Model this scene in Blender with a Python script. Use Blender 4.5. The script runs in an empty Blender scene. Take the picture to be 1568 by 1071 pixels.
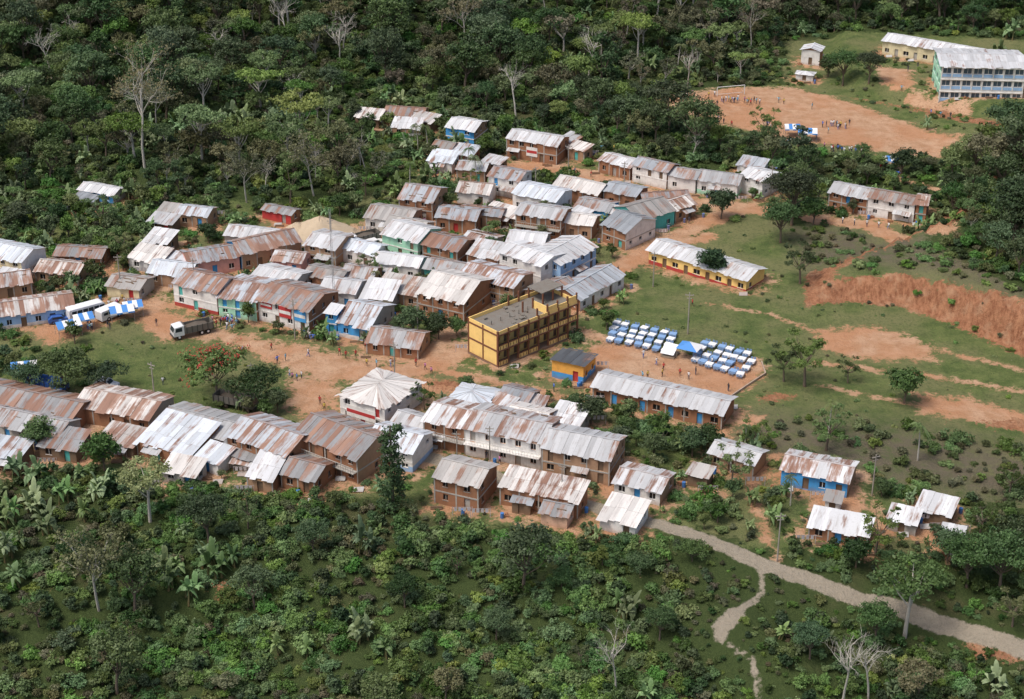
import bpy, math, random
import numpy as np
from mathutils import Vector
R=random.Random(7); NR=np.random.RandomState(11)
sc=bpy.context.scene
# ---------------------------------------------------------------- camera model / site survey
F=2685.0; CX,CY=784.0,535.5; TH=math.radians(27); CZ=144.0
cT,sT=math.cos(TH),math.sin(TH)
def ray(u,v):
    a=(u-CX)/F; b=(v-CY)/F
    return a, cT-b*sT, -sT-b*cT
def flat(u,v):
    x,y,z=ray(u,v); t=-CZ/z; return (x*t,y*t)
def sdpoly(P,x,y):
    x=np.asarray(x,float); y=np.asarray(y,float)
    d=np.full(x.shape,1e18); s=np.zeros(x.shape,bool); n=len(P)
    for i in range(n):
        x0,y0=P[i]; x1,y1=P[(i+1)%n]
        ex,ey=x1-x0,y1-y0; L=ex*ex+ey*ey+1e-9
        t=np.clip(((x-x0)*ex+(y-y0)*ey)/L,0,1)
        d=np.minimum(d,(x-x0-t*ex)**2+(y-y0-t*ey)**2)
        c=((y0>y)!=(y1>y))
        xi=(x1-x0)*(y-y0)/((y1-y0) if abs(y1-y0)>1e-9 else 1e-9)+x0
        s^=c&(x<xi)
    d=np.sqrt(d); return np.where(s,-d,d)
def sdline(P,x,y):
    d=np.full(np.shape(x),1e18)
    for i in range(len(P)-1):
        x0,y0=P[i]; x1,y1=P[i+1]; ex,ey=x1-x0,y1-y0; L=ex*ex+ey*ey+1e-9
        t=np.clip(((x-x0)*ex+(y-y0)*ey)/L,0,1)
        d=np.minimum(d,(x-x0-t*ex)**2+(y-y0-t*ey)**2)
    return np.sqrt(d)
def sm(a,b,x):
    t=np.clip((x-a)/(b-a),0,1); return t*t*(3-2*t)
BANK=[flat(*p) for p in [(1236,466),(1300,462),(1380,468),(1440,490),(1500,513),(1568,542),(1640,580),(1760,640),(2000,640),(2000,200),(1460,330),(1430,372),(1300,400),(1238,425)]]
TERR=[flat(*p) for p in [(1262,100),(1300,145),(1400,165),(1500,188),(1600,196),(1900,190),(1900,-120),(1300,-120)]]
def height(x,y):
    x=np.asarray(x,float); y=np.asarray(y,float)
    h=0.9*np.sin(x*0.031+1)*np.cos(y*0.027)+0.35*np.sin(x*0.09+2)*np.sin(y*0.08+x*0.02)
    st=432+60*sm(30,90,x)
    d=np.maximum(0,y-st); h=h+0.17*np.minimum(d,350)*sm(0,30,d)
    d=np.maximum(0,222-y); h=h-0.16*np.minimum(d,120)*sm(0,20,d)
    fg=sm(0,14,214-y); h=h+fg*(1.3*np.sin(x*.13+y*.05)*np.sin(y*.16+1)+.6*np.sin(x*.31+2)*np.sin(y*.27))
    d=np.maximum(0,x-98); h=h+0.22*np.minimum(d,150)*sm(290,330,y)*(1-sm(385,420,y))
    b=-sdpoly(BANK,x,y); hf=2.6+4.6*sm(62,98,x)
    h=h+hf*sm(0.2,4.6,b)*(1-sm(8,34,b)*0.55)
    mk=sm(.3,2.5,b)*(1-sm(4,9,b))*sm(60,80,x); h=h+mk*(.7*np.sin(x*1.15+y*.3+np.sin(y*.7))+.45*np.sin(x*2.3+y*.9))
    h=h+3.0*sm(0,5,-sdpoly(TERR,x,y))
    out=sm(180,420,np.abs(x))*40*(0.5+0.5*np.sin(x*.012+y*.008))
    return h+out
_T=np.linspace(150,760,1000)
def site(u,v):
    x,y,z=ray(u,v); f=CZ+_T*z-height(x*_T,y*_T)
    i=np.argmax(f<0)
    if f[i]>=0: i=len(_T)-1
    t=_T[i-1]+(_T[i]-_T[i-1])*f[i-1]/(f[i-1]-f[i])
    return Vector((x*t,y*t,CZ+z*t))
def S2(pts): return [tuple(site(*p)[:2]) for p in pts]
# ---------------------------------------------------------------- materials
MC={}
def nodes(m):
    m.use_nodes=True; nt=m.node_tree; nt.nodes.clear()
    o=nt.nodes.new('ShaderNodeOutputMaterial'); p=nt.nodes.new('ShaderNodeBsdfPrincipled')
    nt.links.new(p.outputs[0],o.inputs[0]); return nt,p,o
def N(nt,t,**k):
    n=nt.nodes.new(t)
    for a,b in k.items(): setattr(n,a,b)
    return n
def noise(nt,scale,detail=3,co=None,rough=.55):
    n=N(nt,'ShaderNodeTexNoise'); n.inputs['Scale'].default_value=scale; n.inputs['Detail'].default_value=detail; n.inputs['Roughness'].default_value=rough
    if co is not None: nt.links.new(co,n.inputs['Vector'])
    return n.outputs['Fac']
def mth(nt,op,a,b=None,c=None,clamp=False):
    n=N(nt,'ShaderNodeMath',operation=op); n.use_clamp=clamp
    for i,v in enumerate((a,b,c)):
        if v is None: continue
        if isinstance(v,(int,float)): n.inputs[i].default_value=v
        else: nt.links.new(v,n.inputs[i])
    return n.outputs[0]
def mixc(nt,f,a,b,bt='MIX'):
    n=N(nt,'ShaderNodeMix',data_type='RGBA',blend_type=bt)
    for s,v in ((n.inputs[0],f),(n.inputs[6],a),(n.inputs[7],b)):
        if isinstance(v,(int,float)): s.default_value=v
        elif isinstance(v,(tuple,list)): s.default_value=(*v[:3],1)
        else: nt.links.new(v,s)
    return n.outputs[2]
def mr(nt,v,a,b,c=0,d=1):
    n=N(nt,'ShaderNodeMapRange'); n.interpolation_type='SMOOTHSTEP'
    nt.links.new(v,n.inputs[0])
    for i,q in enumerate((a,b,c,d)): n.inputs[i+1].default_value=q
    return n.outputs[0]
def paint(name,col,rough=.85,dirt=.35,metal=0):
    k=(name,col)
    if k in MC: return MC[k]
    m=bpy.data.materials.new(name); nt,p,o=nodes(m)
    tc=N(nt,'ShaderNodeTexCoord')
    g=N(nt,'ShaderNodeNewGeometry')
    n1=noise(nt,.9,5,g.outputs['Position'],.7)
    mp=N(nt,'ShaderNodeMapping'); mp.inputs['Scale'].default_value=(3,3,.5); nt.links.new(g.outputs['Position'],mp.inputs[0])
    n2=noise(nt,1.2,4,mp.outputs[0],.7)
    c=mixc(nt,mr(nt,n1,.4,.75,0,dirt),col,tuple(q*.5+w*.5 for q,w in zip((.22,.13,.08),[x*.5 for x in col])))
    c=mixc(nt,mr(nt,n2,.5,.75,0,dirt),c,tuple(x*.55 for x in col))
    sx=N(nt,'ShaderNodeSeparateXYZ'); nt.links.new(tc.outputs['Object'],sx.inputs[0])
    zz=mth(nt,'ADD',sx.outputs[2],mth(nt,'MULTIPLY',n1,-1.0))
    c=mixc(nt,mr(nt,zz,-.6,.5,.5*min(1,dirt*2.5),0),c,(.27,.14,.075))
    nt.links.new(c,p.inputs['Base Color']); p.inputs['Roughness'].default_value=rough; p.inputs['Metallic'].default_value=metal
    p.inputs['Specular IOR Level'].default_value=.25
    MC[k]=m; return m
WC=dict(w=(.80,.78,.74),br=(.34,.165,.09),ad=(.42,.26,.16),pe=(.70,.45,.32),bl=(.07,.34,.70),lb=(.34,.54,.80),te=(.10,.48,.44),mi=(.42,.76,.55),cr=(.76,.66,.42),gy=(.42,.40,.36),re=(.50,.05,.05),wd=(.19,.13,.085),ye=(.93,.64,.23),pi=(.76,.38,.32),og=(.85,.42,.09))
WN=dict(w='white_house',br='brick_house',ad='adobe_house',pe='peach_house',bl='blue_house',lb='light_blue_house',te='teal_house',mi='mint_green_house',cr='cream_house',gy='grey_house',re='red_house',wd='wooden_shack',ye='yellow_house',pi='pink_house',og='orange_house')
def wallm(k):
    return paint('wall_'+k,WC[k],dirt=.5 if k=='br' else .2 if k=='ye' else .34)
def roofm(rust,zinc=.5,tint='n'):
    k=('roof',rust,zinc,tint)
    if k in MC: return MC[k]
    m=bpy.data.materials.new('corrugated_roof'); nt,p,o=nodes(m)
    uv=N(nt,'ShaderNodeUVMap'); at=N(nt,'ShaderNodeAttribute',attribute_name='tint'); oi=N(nt,'ShaderNodeObjectInfo')
    mp=N(nt,'ShaderNodeMapping'); mp.inputs['Scale'].default_value=(2.1,.22,1); nt.links.new(uv.outputs[0],mp.inputs[0])
    ad=N(nt,'ShaderNodeVectorMath',operation='ADD'); nt.links.new(mp.outputs[0],ad.inputs[0])
    sc_=mth(nt,'MULTIPLY',oi.outputs['Random'],97.0); cb=N(nt,'ShaderNodeCombineXYZ'); nt.links.new(sc_,cb.inputs[2]); nt.links.new(cb.outputs[0],ad.inputs[1])
    n1=noise(nt,1.0,5,ad.outputs[0],.7)
    ad2=N(nt,'ShaderNodeVectorMath',operation='ADD'); nt.links.new(uv.outputs[0],ad2.inputs[0]); nt.links.new(cb.outputs[0],ad2.inputs[1])
    n2=noise(nt,.28,3,ad2.outputs[0],.6); n3=noise(nt,3.0,3,ad2.outputs[0],.6)
    a=mth(nt,'MULTIPLY',mth(nt,'SUBTRACT',n1,.5),2.1)
    b=mth(nt,'MULTIPLY',mth(nt,'SUBTRACT',at.outputs['Fac'],.5),.7)
    c=mth(nt,'MULTIPLY',mth(nt,'SUBTRACT',n2,.5),1.5)
    s=mth(nt,'ADD',mth(nt,'ADD',a,b),mth(nt,'ADD',c,rust+.05))
    f=mr(nt,s,.25,.85)
    t2=mth(nt,'FRACT',mth(nt,'MULTIPLY',at.outputs['Fac'],7.31))
    q=dict(n=(1,1.01,1.02),b=(.93,1.0,1.07),y=(1.05,1.0,.94))[tint]
    zc=mixc(nt,t2,tuple(zinc*.82*w for w in q),tuple(zinc*1.14*w for w in q))
    zc=mixc(nt,mr(nt,n1,.48,.75,0,.65),zc,(zinc*.55,zinc*.50,zinc*.46)); zc=mixc(nt,mr(nt,n3,.5,.75,0,.3),zc,(zinc*.6,zinc*.58,zinc*.55))
    rc=mixc(nt,t2,(.21,.11,.075),(.34,.20,.14))
    rc=mixc(nt,mr(nt,n1,.55,.8),rc,(.14,.075,.05))
    nt.links.new(mixc(nt,f,zc,rc),p.inputs['Base Color'])
    p.inputs['Roughness'].default_value=.5; p.inputs['Specular IOR Level'].default_value=.45
    MC[k]=m; return m
def dark(): 
    return paint('window_dark',(.018,.018,.02),.4,0.05)
def leafm(name,a,b,c,k=1.5):
    a,b,c=[tuple(min(.5,x*k*w) for x,w in zip(q,(1.04,1.0,.90))) for q in (a,b,c)]
    m=bpy.data.materials.new(name); nt,p,o=nodes(m)
    at=N(nt,'ShaderNodeAttribute',attribute_name='tint'); oi=N(nt,'ShaderNodeObjectInfo')
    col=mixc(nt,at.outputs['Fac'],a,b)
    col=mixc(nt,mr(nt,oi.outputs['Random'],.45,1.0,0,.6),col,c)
    h=N(nt,'ShaderNodeHueSaturation'); nt.links.new(col,h.inputs['Color'])
    r2=mth(nt,'FRACT',mth(nt,'MULTIPLY',oi.outputs['Random'],13.7))
    nt.links.new(mth(nt,'MULTIPLY_ADD',r2,.055,.468),h.inputs['Hue'])
    r3=mth(nt,'FRACT',mth(nt,'MULTIPLY',oi.outputs['Random'],37.1))
    nt.links.new(mth(nt,'MULTIPLY_ADD',r3,.9,.6),h.inputs['Value'])
    r4=mth(nt,'FRACT',mth(nt,'MULTIPLY',oi.outputs['Random'],71.3))
    nt.links.new(mth(nt,'MULTIPLY_ADD',r4,.35,.70),h.inputs['Saturation'])
    nt.links.new(h.outputs[0],p.inputs['Base Color']); p.inputs['Roughness'].default_value=.5; p.inputs['Specular IOR Level'].default_value=.28
    tr=N(nt,'ShaderNodeBsdfTranslucent'); nt.links.new(h.outputs[0],tr.inputs[0])
    mx=N(nt,'ShaderNodeMixShader'); mx.inputs[0].default_value=.28
    nt.links.new(p.outputs[0],mx.inputs[1]); nt.links.new(tr.outputs[0],mx.inputs[2]); nt.links.new(mx.outputs[0],o.inputs[0])
    return m
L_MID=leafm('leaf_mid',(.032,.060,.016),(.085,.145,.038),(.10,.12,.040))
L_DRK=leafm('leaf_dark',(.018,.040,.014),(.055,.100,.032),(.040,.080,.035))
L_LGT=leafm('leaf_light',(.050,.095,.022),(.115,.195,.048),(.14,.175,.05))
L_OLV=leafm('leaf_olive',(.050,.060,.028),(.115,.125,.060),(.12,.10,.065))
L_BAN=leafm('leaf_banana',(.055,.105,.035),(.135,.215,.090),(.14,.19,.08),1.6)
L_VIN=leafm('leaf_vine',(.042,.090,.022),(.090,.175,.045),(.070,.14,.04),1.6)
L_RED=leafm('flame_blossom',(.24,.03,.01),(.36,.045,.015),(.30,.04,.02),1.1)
BARK=paint('bark',(.15,.12,.09),.9,.3); PALE=paint('pale_bark',(.50,.47,.41),.9,.2)
# ---------------------------------------------------------------- mesh builder
class MB:
    def __init__(s): s.v=[];s.f=[];s.m=[];s.t=[];s.uv=[]
    def face(s,pts,m=0,t=.5,uv=None):
        k=len(s.v); s.v+= [tuple(p) for p in pts]; s.f.append(tuple(range(k,k+len(pts)))); s.m.append(m); s.t.append(t); s.uv.append(uv)
    def box(s,x0,x1,y0,y1,z0,z1,m=0):
        a=[(x0,y0,z0),(x1,y0,z0),(x1,y1,z0),(x0,y1,z0),(x0,y0,z1),(x1,y0,z1),(x1,y1,z1),(x0,y1,z1)]
        for q in ((3,2,1,0),(4,5,6,7),(0,1,5,4),(1,2,6,5),(2,3,7,6),(3,0,4,7)): s.face([a[i] for i in q],m)
    def prism(s,prof,y0,y1,m=0):
        n=len(prof)
        s.face([(x,y0,z) for x,z in prof],m); s.face([(x,y1,z) for x,z in prof[::-1]],m)
        for i in range(n):
            a,b=prof[i],prof[(i+1)%n]; s.face([(a[0],y0,a[1]),(a[0],y1,a[1]),(b[0],y1,b[1]),(b[0],y0,b[1])],m)
    def tube(s,pts,rad,m=0,sides=6,t=.5):
        k=len(s.v); pts=[Vector(p) for p in pts]
        for i,p in enumerate(pts):
            d=(pts[min(i+1,len(pts)-1)]-pts[max(i-1,0)]).normalized()
            a=d.cross(Vector((0.3,1,0.1))).normalized(); b=d.cross(a)
            for j in range(sides):
                q=p+(a*math.cos(6.2832*j/sides)+b*math.sin(6.2832*j/sides))*rad[i]; s.v.append(tuple(q))
        for i in range(len(pts)-1):
            for j in range(sides):
                a0=k+i*sides+j; a1=k+i*sides+(j+1)%sides
                s.f.append((a0,a1,a1+sides,a0+sides)); s.m.append(m); s.t.append(t); s.uv.append(None)
        e=k+(len(pts)-1)*sides; s.f.append(tuple(range(e,e+sides))); s.m.append(m); s.t.append(t); s.uv.append(None)
    def cyl(s,c,axis,r,h,m=0,sides=12):
        c=Vector(c); ax=Vector(axis); 
        s.tube([c-ax*h/2,c+ax*h/2],[r,r],m,sides); k=len(s.v); s.f.append(tuple(range(k-2*sides,k-sides))[::-1]); s.m.append(m); s.t.append(.5); s.uv.append(None)
    def mesh(s,name,mats,smooth=False):
        me=bpy.data.meshes.new(name); me.from_pydata(s.v,[],s.f)
        for q in mats: me.materials.append(q)
        me.polygons.foreach_set('material_index',s.m)
        a=me.attributes.new('tint','FLOAT','FACE'); a.data.foreach_set('value',s.t)
        if any(u is not None for u in s.uv):
            ul=me.uv_layers.new(name='UVMap'); arr=[]
            for f,u in zip(s.f,s.uv):
                for j in range(len(f)): arr+= list(u[j]) if u else [0,0]
            ul.data.foreach_set('uv',arr)
        if smooth: me.polygons.foreach_set('use_smooth',[True]*len(me.polygons))
        me.update(); return me
def link(name,me,loc=(0,0,0),rz=0,parent=None,scale=None):
    o=bpy.data.objects.new(name,me); o.location=loc; o.rotation_euler=(0,0,rz)
    if scale is not None: o.scale=(scale,)*3 if isinstance(scale,(int,float)) else scale
    if parent: o.parent=parent
    sc.collection.objects.link(o); return o
# ---------------------------------------------------------------- terrain & ground masks
DIRT_P=[[(195,455),(245,450),(262,480),(335,502),(420,522),(520,540),(590,558),(640,556),(715,512),(716,548),(690,562),(610,584),(560,588),(480,582),(430,560),(330,520),(250,522),(215,497)],
 [(40,505),(120,480),(200,460),(218,480),(150,502),(80,530)],
 [(880,548),(905,527),(925,519),(1060,543),(1168,550),(1172,574),(1110,618),(905,588)],
 [(1008,152),(1060,141),(1130,134),(1215,134),(1300,156),(1470,208),(1448,240),(1400,240),(1310,226),(1200,214),(1100,188)],
 [(1250,505),(1340,500),(1430,530),(1430,552),(1340,552),(1260,537)],
 [(1400,603),(1480,610),(1600,640),(1600,668),(1480,645),(1410,632)],
 [(440,578),(520,580),(512,620),(480,648),(440,620)],[(610,575),(690,582),(740,592),(660,606),(605,602)],
 [(1340,100),(1395,108),(1400,140),(1350,130)],[(1100,640),(1170,640),(1160,650),(1110,652)],
 [(1235,740),(1330,760),(1320,790),(1240,780)],[(420,340),(560,345),(560,385),(440,380)]]
DIRT_L=[(6,[(600,572),(660,560),(705,540)]),(3,[(885,505),(935,525)]),(5.5,[(860,480),(905,447),(940,417),(1010,373),(1085,339),(1130,321),(1172,322)]),
 (2.5,[(650,563),(760,586),(850,606),(905,614)]),(6,[(720,258),(830,254),(900,268),(960,292),(1060,308),(1160,322)]),(5,[(1245,335),(1330,345),(1420,354),(1450,347)]),
 (2,[(1340,238),(1370,258),(1385,275),(1440,292)]),(3,[(1395,150),(1440,168),(1480,172)]),
 (1.0,[(1085,465),(1180,482),(1250,510)]),(1.4,[(1250,556),(1400,572),(1600,606)]),(1.2,[(1430,536),(1600,575)]),(1.0,[(1250,590),(1400,620)]),
 (4,[(210,465),(150,405),(60,402),(0,440)]),(4,[(460,440),(560,412),(640,420),(700,440)]),(4,[(640,560),(700,500),(745,480),(790,455)]),(5,[(560,388),(640,345),(760,335),(800,310)]),(3.5,[(200,460),(240,435),(330,385),(440,345)]),(3.5,[(740,470),(760,440),(700,420),(640,400)]),(3,[(780,410),(900,370),(960,330),(980,295)]),
 (1.2,[(1190,700),(1120,690)]),(1.5,[(1340,770),(1320,850)]),(4,[(1012,385),(1040,372),(1085,362)]),(1.2,[(1130,700),(1165,800),(1190,860)])]
GRAV_L=[(2.8,[(470,648),(560,672),(650,699),(760,730),(900,774),(1010,804),(1050,816),(1090,830),(1130,847),(1170,866),(1240,888),(1320,920),(1380,934),(1450,958),(1520,978),(1700,1040)]),(.9,[(1165,872),(1168,892),(1162,915),(1135,932),(1112,948),(1100,978),(1124,992),(1150,1008),(1160,1040),(1168,1095)]),(2.4,[(1127,938),(1104,964)])]
RED_P=[[(1290,148),(1400,170),(1600,203),(1600,192),(1450,168)],[(1160,603),(1210,601),(1225,612),(1165,618)],[(1580,640),(1700,650),(1700,690),(1480,648)],[(640,585),(690,578),(720,590),(680,598)],[(1480,990),(1568,990),(1568,1010),(1490,1008)],[(325,905),(345,890),(350,915),(330,930)]]
VILL=S2([(-120,330),(60,318),(110,282),(190,284),(215,322),(330,308),(395,308),(460,318),(560,306),(620,292),(640,262),(530,205),(530,165),(590,150),(680,170),(770,188),(885,212),(930,238),(1060,262),(1175,282),(1172,335),(1090,352),(1000,400),(970,440),(1180,590),(1180,640),(1120,700),(1210,690),(1330,715),(1340,760),(1480,770),(1490,850),(1370,850),(1230,842),(1190,850),(1060,808),(980,828),(900,825),(800,815),(700,795),(650,795),(560,762),(380,760),(250,735),(130,715),(-120,715)])
GRASSP=S2([(960,440),(1000,395),(1090,348),(1165,335),(1250,350),(1350,366),(1430,372),(1470,400),(1720,540),(1720,760),(1568,700),(1400,660),(1240,650),(1130,655),(1000,625),(900,600)])
FOOT=S2([(1000,158),(1060,138),(1200,130),(1208,64),(1270,60),(1335,50),(1568,60),(1720,80),(1720,212),(1600,212),(1480,218),(1450,248),(1330,244),(1200,230),(1100,200)])
RIGHTH=S2([(1250,285),(1420,300),(1440,350),(1420,368),(1240,352)])
GREEN=S2([(150,508),(250,508),(325,528),(430,566),(440,600),(300,618),(180,604),(120,560)])
SCRUB=S2([(1130,640),(1250,640),(1400,655),(1720,720),(1720,780),(1500,770),(1330,740),(1180,700),(1120,700)])
SCRUB2=S2([(1200,345),(1300,352),(1430,362),(1500,400),(1700,470),(1700,530),(1568,460),(1420,415),(1330,405),(1240,415)])
CLEAR=[VILL,GRASSP,FOOT,RIGHTH,GREEN,SCRUB]
DP=[S2(p) for p in DIRT_P]; DL=[(w,S2(p)) for w,p in DIRT_L]; GL=[(w,S2(p)) for w,p in GRAV_L]; RP=[S2(p) for p in RED_P]
def msk(sd,soft): return np.clip(.5-sd/(2*soft),0,1)
def dirtmask(x,y):
    m=np.zeros(np.shape(x))
    for p in DP: m=np.maximum(m,msk(sdpoly(p,x,y),3.2))
    for w,l in DL: m=np.maximum(m,msk(sdline(l,x,y)-w/2,1.9))
    return m
def gravsd(x,y):
    m=np.full(np.shape(x),1e9)
    for w,l in GL: m=np.minimum(m,sdline(l,x,y)-w/2)
    return m
FOOTP=[]
def footsd(x,y):
    d=np.full(np.shape(x),1e9)
    for ox,oy,a,L,D in FOOTP:
        c,s=math.cos(a),math.sin(a); lx=(x-ox)*c+(y-oy)*s; ly=-(x-ox)*s+(y-oy)*c
        qx=np.abs(lx-L/2)-L/2; qy=np.abs(ly-D/2)-D/2
        d=np.minimum(d,np.hypot(np.maximum(qx,0),np.maximum(qy,0))+np.minimum(np.maximum(qx,qy),0))
    return d
# ---------------------------------------------------------------- houses
def wall(mw,mo,A,B,z0,z1,ops,low=None):
    ax,ay=A; bx,by=B; L=math.hypot(bx-ax,by-ay)
    if L<.05: return
    dx,dy=(bx-ax)/L,(by-ay)/L; nx,ny=dy,-dx
    P=lambda u,z,d=0:(ax+dx*u-nx*d,ay+dy*u-ny*d,z)
    us=sorted({0,L}|{o[0] for o in ops}|{o[1] for o in ops}); vs={z0,z1}|{o[2] for o in ops}|{o[3] for o in ops}
    if low: vs.add(low)
    vs=sorted(vs)
    for i in range(len(us)-1):
        for j in range(len(vs)-1):
            cu=(us[i]+us[i+1])/2; cv=(vs[j]+vs[j+1])/2
            if any(o[0]<cu<o[1] and o[2]<cv<o[3] for o in ops): continue
            mw.face([P(us[i],vs[j]),P(us[i+1],vs[j]),P(us[i+1],vs[j+1]),P(us[i],vs[j+1])],1 if (low and cv<low) else 0)
    for u0,u1,v0,v1,k in ops:
        d=.22
        mw.face([P(u0,v0),P(u1,v0),P(u1,v0,d),P(u0,v0,d)]); mw.face([P(u0,v1),P(u1,v1),P(u1,v1,d),P(u0,v1,d)])
        mw.face([P(u0,v0),P(u0,v1),P(u0,v1,d),P(u0,v0,d)]); mw.face([P(u1,v0),P(u1,v1),P(u1,v1,d),P(u1,v0,d)])
        mo[k].face([P(u0,v0,d),P(u1,v0,d),P(u1,v1,d),P(u0,v1,d)])
        if k==0 and u1-u0>.8:
            c=(u0+u1)/2
            mo[2].face([P(c-.05,v0,d-.06),P(c+.05,v0,d-.06),P(c+.05,v1,d-.06),P(c-.05,v1,d-.06)])
            e=.08
            mo[2].face([P(u0-e,v0-e,-.05),P(u1+e,v0-e,-.05),P(u1+e,v0,-.05),P(u0-e,v0,-.05)])
            mo[2].face([P(u0-e,v0,-.05),P(u1+e,v0,-.05),P(u1+e,v0,.02),P(u0-e,v0,.02)])
def sheets(mb,E0,E1,R0,R1,w=.9,mat=0):
    E0,E1,R0,R1=map(Vector,(E0,E1,R0,R1)); Le=(E1-E0).length; n=max(2,round(Le/w)); sl=((R0+R1)/2-(E0+E1)/2).length; rows=max(1,round(sl/3.6))
    for i in range(n):
        a,b=i/n,(i+1)/n; e0,e1=E0.lerp(E1,a),E0.lerp(E1,b); r0,r1=R0.lerp(R1,a),R0.lerp(R1,b)
        j=R.uniform(-.05,.08); e0=e0+(e0-r0)*j; e1=e1+(e1-r1)*j
        dz=.035*(i%2)+R.uniform(0,.05); tb=R.random()
        for q in range(rows):
            s0,s1=q/rows,(q+1)/rows; zz=Vector((0,0,dz+.02*q))
            mb.face([e0.lerp(r0,s0)+zz,e1.lerp(r1,s0)+zz,e1.lerp(r1,s1)+zz,e0.lerp(r0,s1)+zz],mat,min(1,max(0,tb+R.uniform(-.25,.25))),
                    [(a*Le,s0*sl),(b*Le,s0*sl),(b*Le,s1*sl),(a*Le,s1*sl)])
DOORC=['bl','wd','te','gy','re','wd','wd']
def mkroof(style,L,D,H,ov,pitch):
    mr_=MB(); gw=[]
    if style=='g':
        r=pitch*D/2; z=H-pitch*ov
        sheets(mr_,(-ov,-ov,z),(L+ov,-ov,z),(-ov,D/2,H+r),(L+ov,D/2,H+r))
        sheets(mr_,(L+ov,D+ov,z),(-ov,D+ov,z),(L+ov,D/2,H+r),(-ov,D/2,H+r))
        mr_.box(-ov,L+ov,D/2-.14,D/2+.14,H+r+.04,H+r+.12)
        gw=[[(0,0,H),(0,D/2,H+r-.03),(0,D,H)],[(L,0,H),(L,D,H),(L,D/2,H+r-.03)]]
    elif style=='x':
        r=pitch*L/2; z=H-pitch*ov
        sheets(mr_,(-ov,D+ov,z),(-ov,-ov,z),(L/2,D+ov,H+r),(L/2,-ov,H+r))
        sheets(mr_,(L+ov,-ov,z),(L+ov,D+ov,z),(L/2,-ov,H+r),(L/2,D+ov,H+r))
        mr_.box(L/2-.14,L/2+.14,-ov,D+ov,H+r+.04,H+r+.12)
        gw=[[(0,0,H),(L,0,H),(L/2,0,H+r-.03)],[(0,D,H),(L/2,D,H+r-.03),(L,D,H)]]
    elif style=='h':
        k=min(L,D)/2; r=pitch*k; z=H-pitch*ov
        if L>=D: a,b=(k,D/2,H+r),(L-k,D/2,H+r)
        else: a,b=(L/2,k,H+r),(L/2,D-k,H+r)
        c=[(-ov,-ov,z),(L+ov,-ov,z),(L+ov,D+ov,z),(-ov,D+ov,z)]
        if L>=D:
            sheets(mr_,c[0],c[1],a,b);sheets(mr_,c[1],c[2],b,b);sheets(mr_,c[2],c[3],b,a);sheets(mr_,c[3],c[0],a,a)
        else:
            sheets(mr_,c[0],c[1],a,a);sheets(mr_,c[1],c[2],a,b);sheets(mr_,c[2],c[3],b,b);sheets(mr_,c[3],c[0],b,a)
    elif style in('s','b'):
        r=pitch*D*.6
        if style=='s':
            sheets(mr_,(-ov,-ov,H-.1),(L+ov,-ov,H-.1),(-ov,D+ov,H+r),(L+ov,D+ov,H+r))
            gw=[[(0,0,H),(0,D,H+r-.12),(0,D,H)],[(L,0,H),(L,D,H),(L,D,H+r-.12)],[(0,D,H),(0,D,H+r-.12),(L,D,H+r-.12),(L,D,H)]]
        else:
            sheets(mr_,(L+ov,D+ov,H-.1),(-ov,D+ov,H-.1),(L+ov,-ov,H+r),(-ov,-ov,H+r))
            gw=[[(0,0,H),(0,0,H+r-.12),(0,D,H)],[(L,0,H),(L,D,H),(L,0,H+r-.12)],[(0,0,H),(L,0,H),(L,0,H+r-.12),(0,0,H+r-.12)]]
    return mr_,gw
def openings(L,st,fh,front=True,dense=.8,wide=1.0,doors=True):
    o=[]; n=max(1,int(L/2.5)); stp=L/n
    if L<1.6: return o
    for s in range(st):
        for i in range(n):
            c=(i+.5)*stp; r=R.random()
            if r>dense: continue
            if s==0 and doors and (i%2==(1 if n>1 else 0)) and front:
                o.append((c-.5,c+.5,.08,min(2.15,fh-.3),1))
            elif s>0 and front and R.random()<.25:
                o.append((c-.45,c+.45,s*fh+.1,s*fh+min(2.1,fh-.3),1))
            else:
                w=wide/2*R.uniform(.8,1.15); w=min(w,stp/2-.2); o.append((c-w,c+w,s*fh+.95,s*fh+min(2.0,fh-.35),0))
    return o
def frame(u1,v1,u2,v2):
    a=site(u1,v1); b=site(u2,v2); d=b-a; L=math.hypot(d.x,d.y); ang=math.atan2(d.y,d.x); return a,b,L,ang
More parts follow.
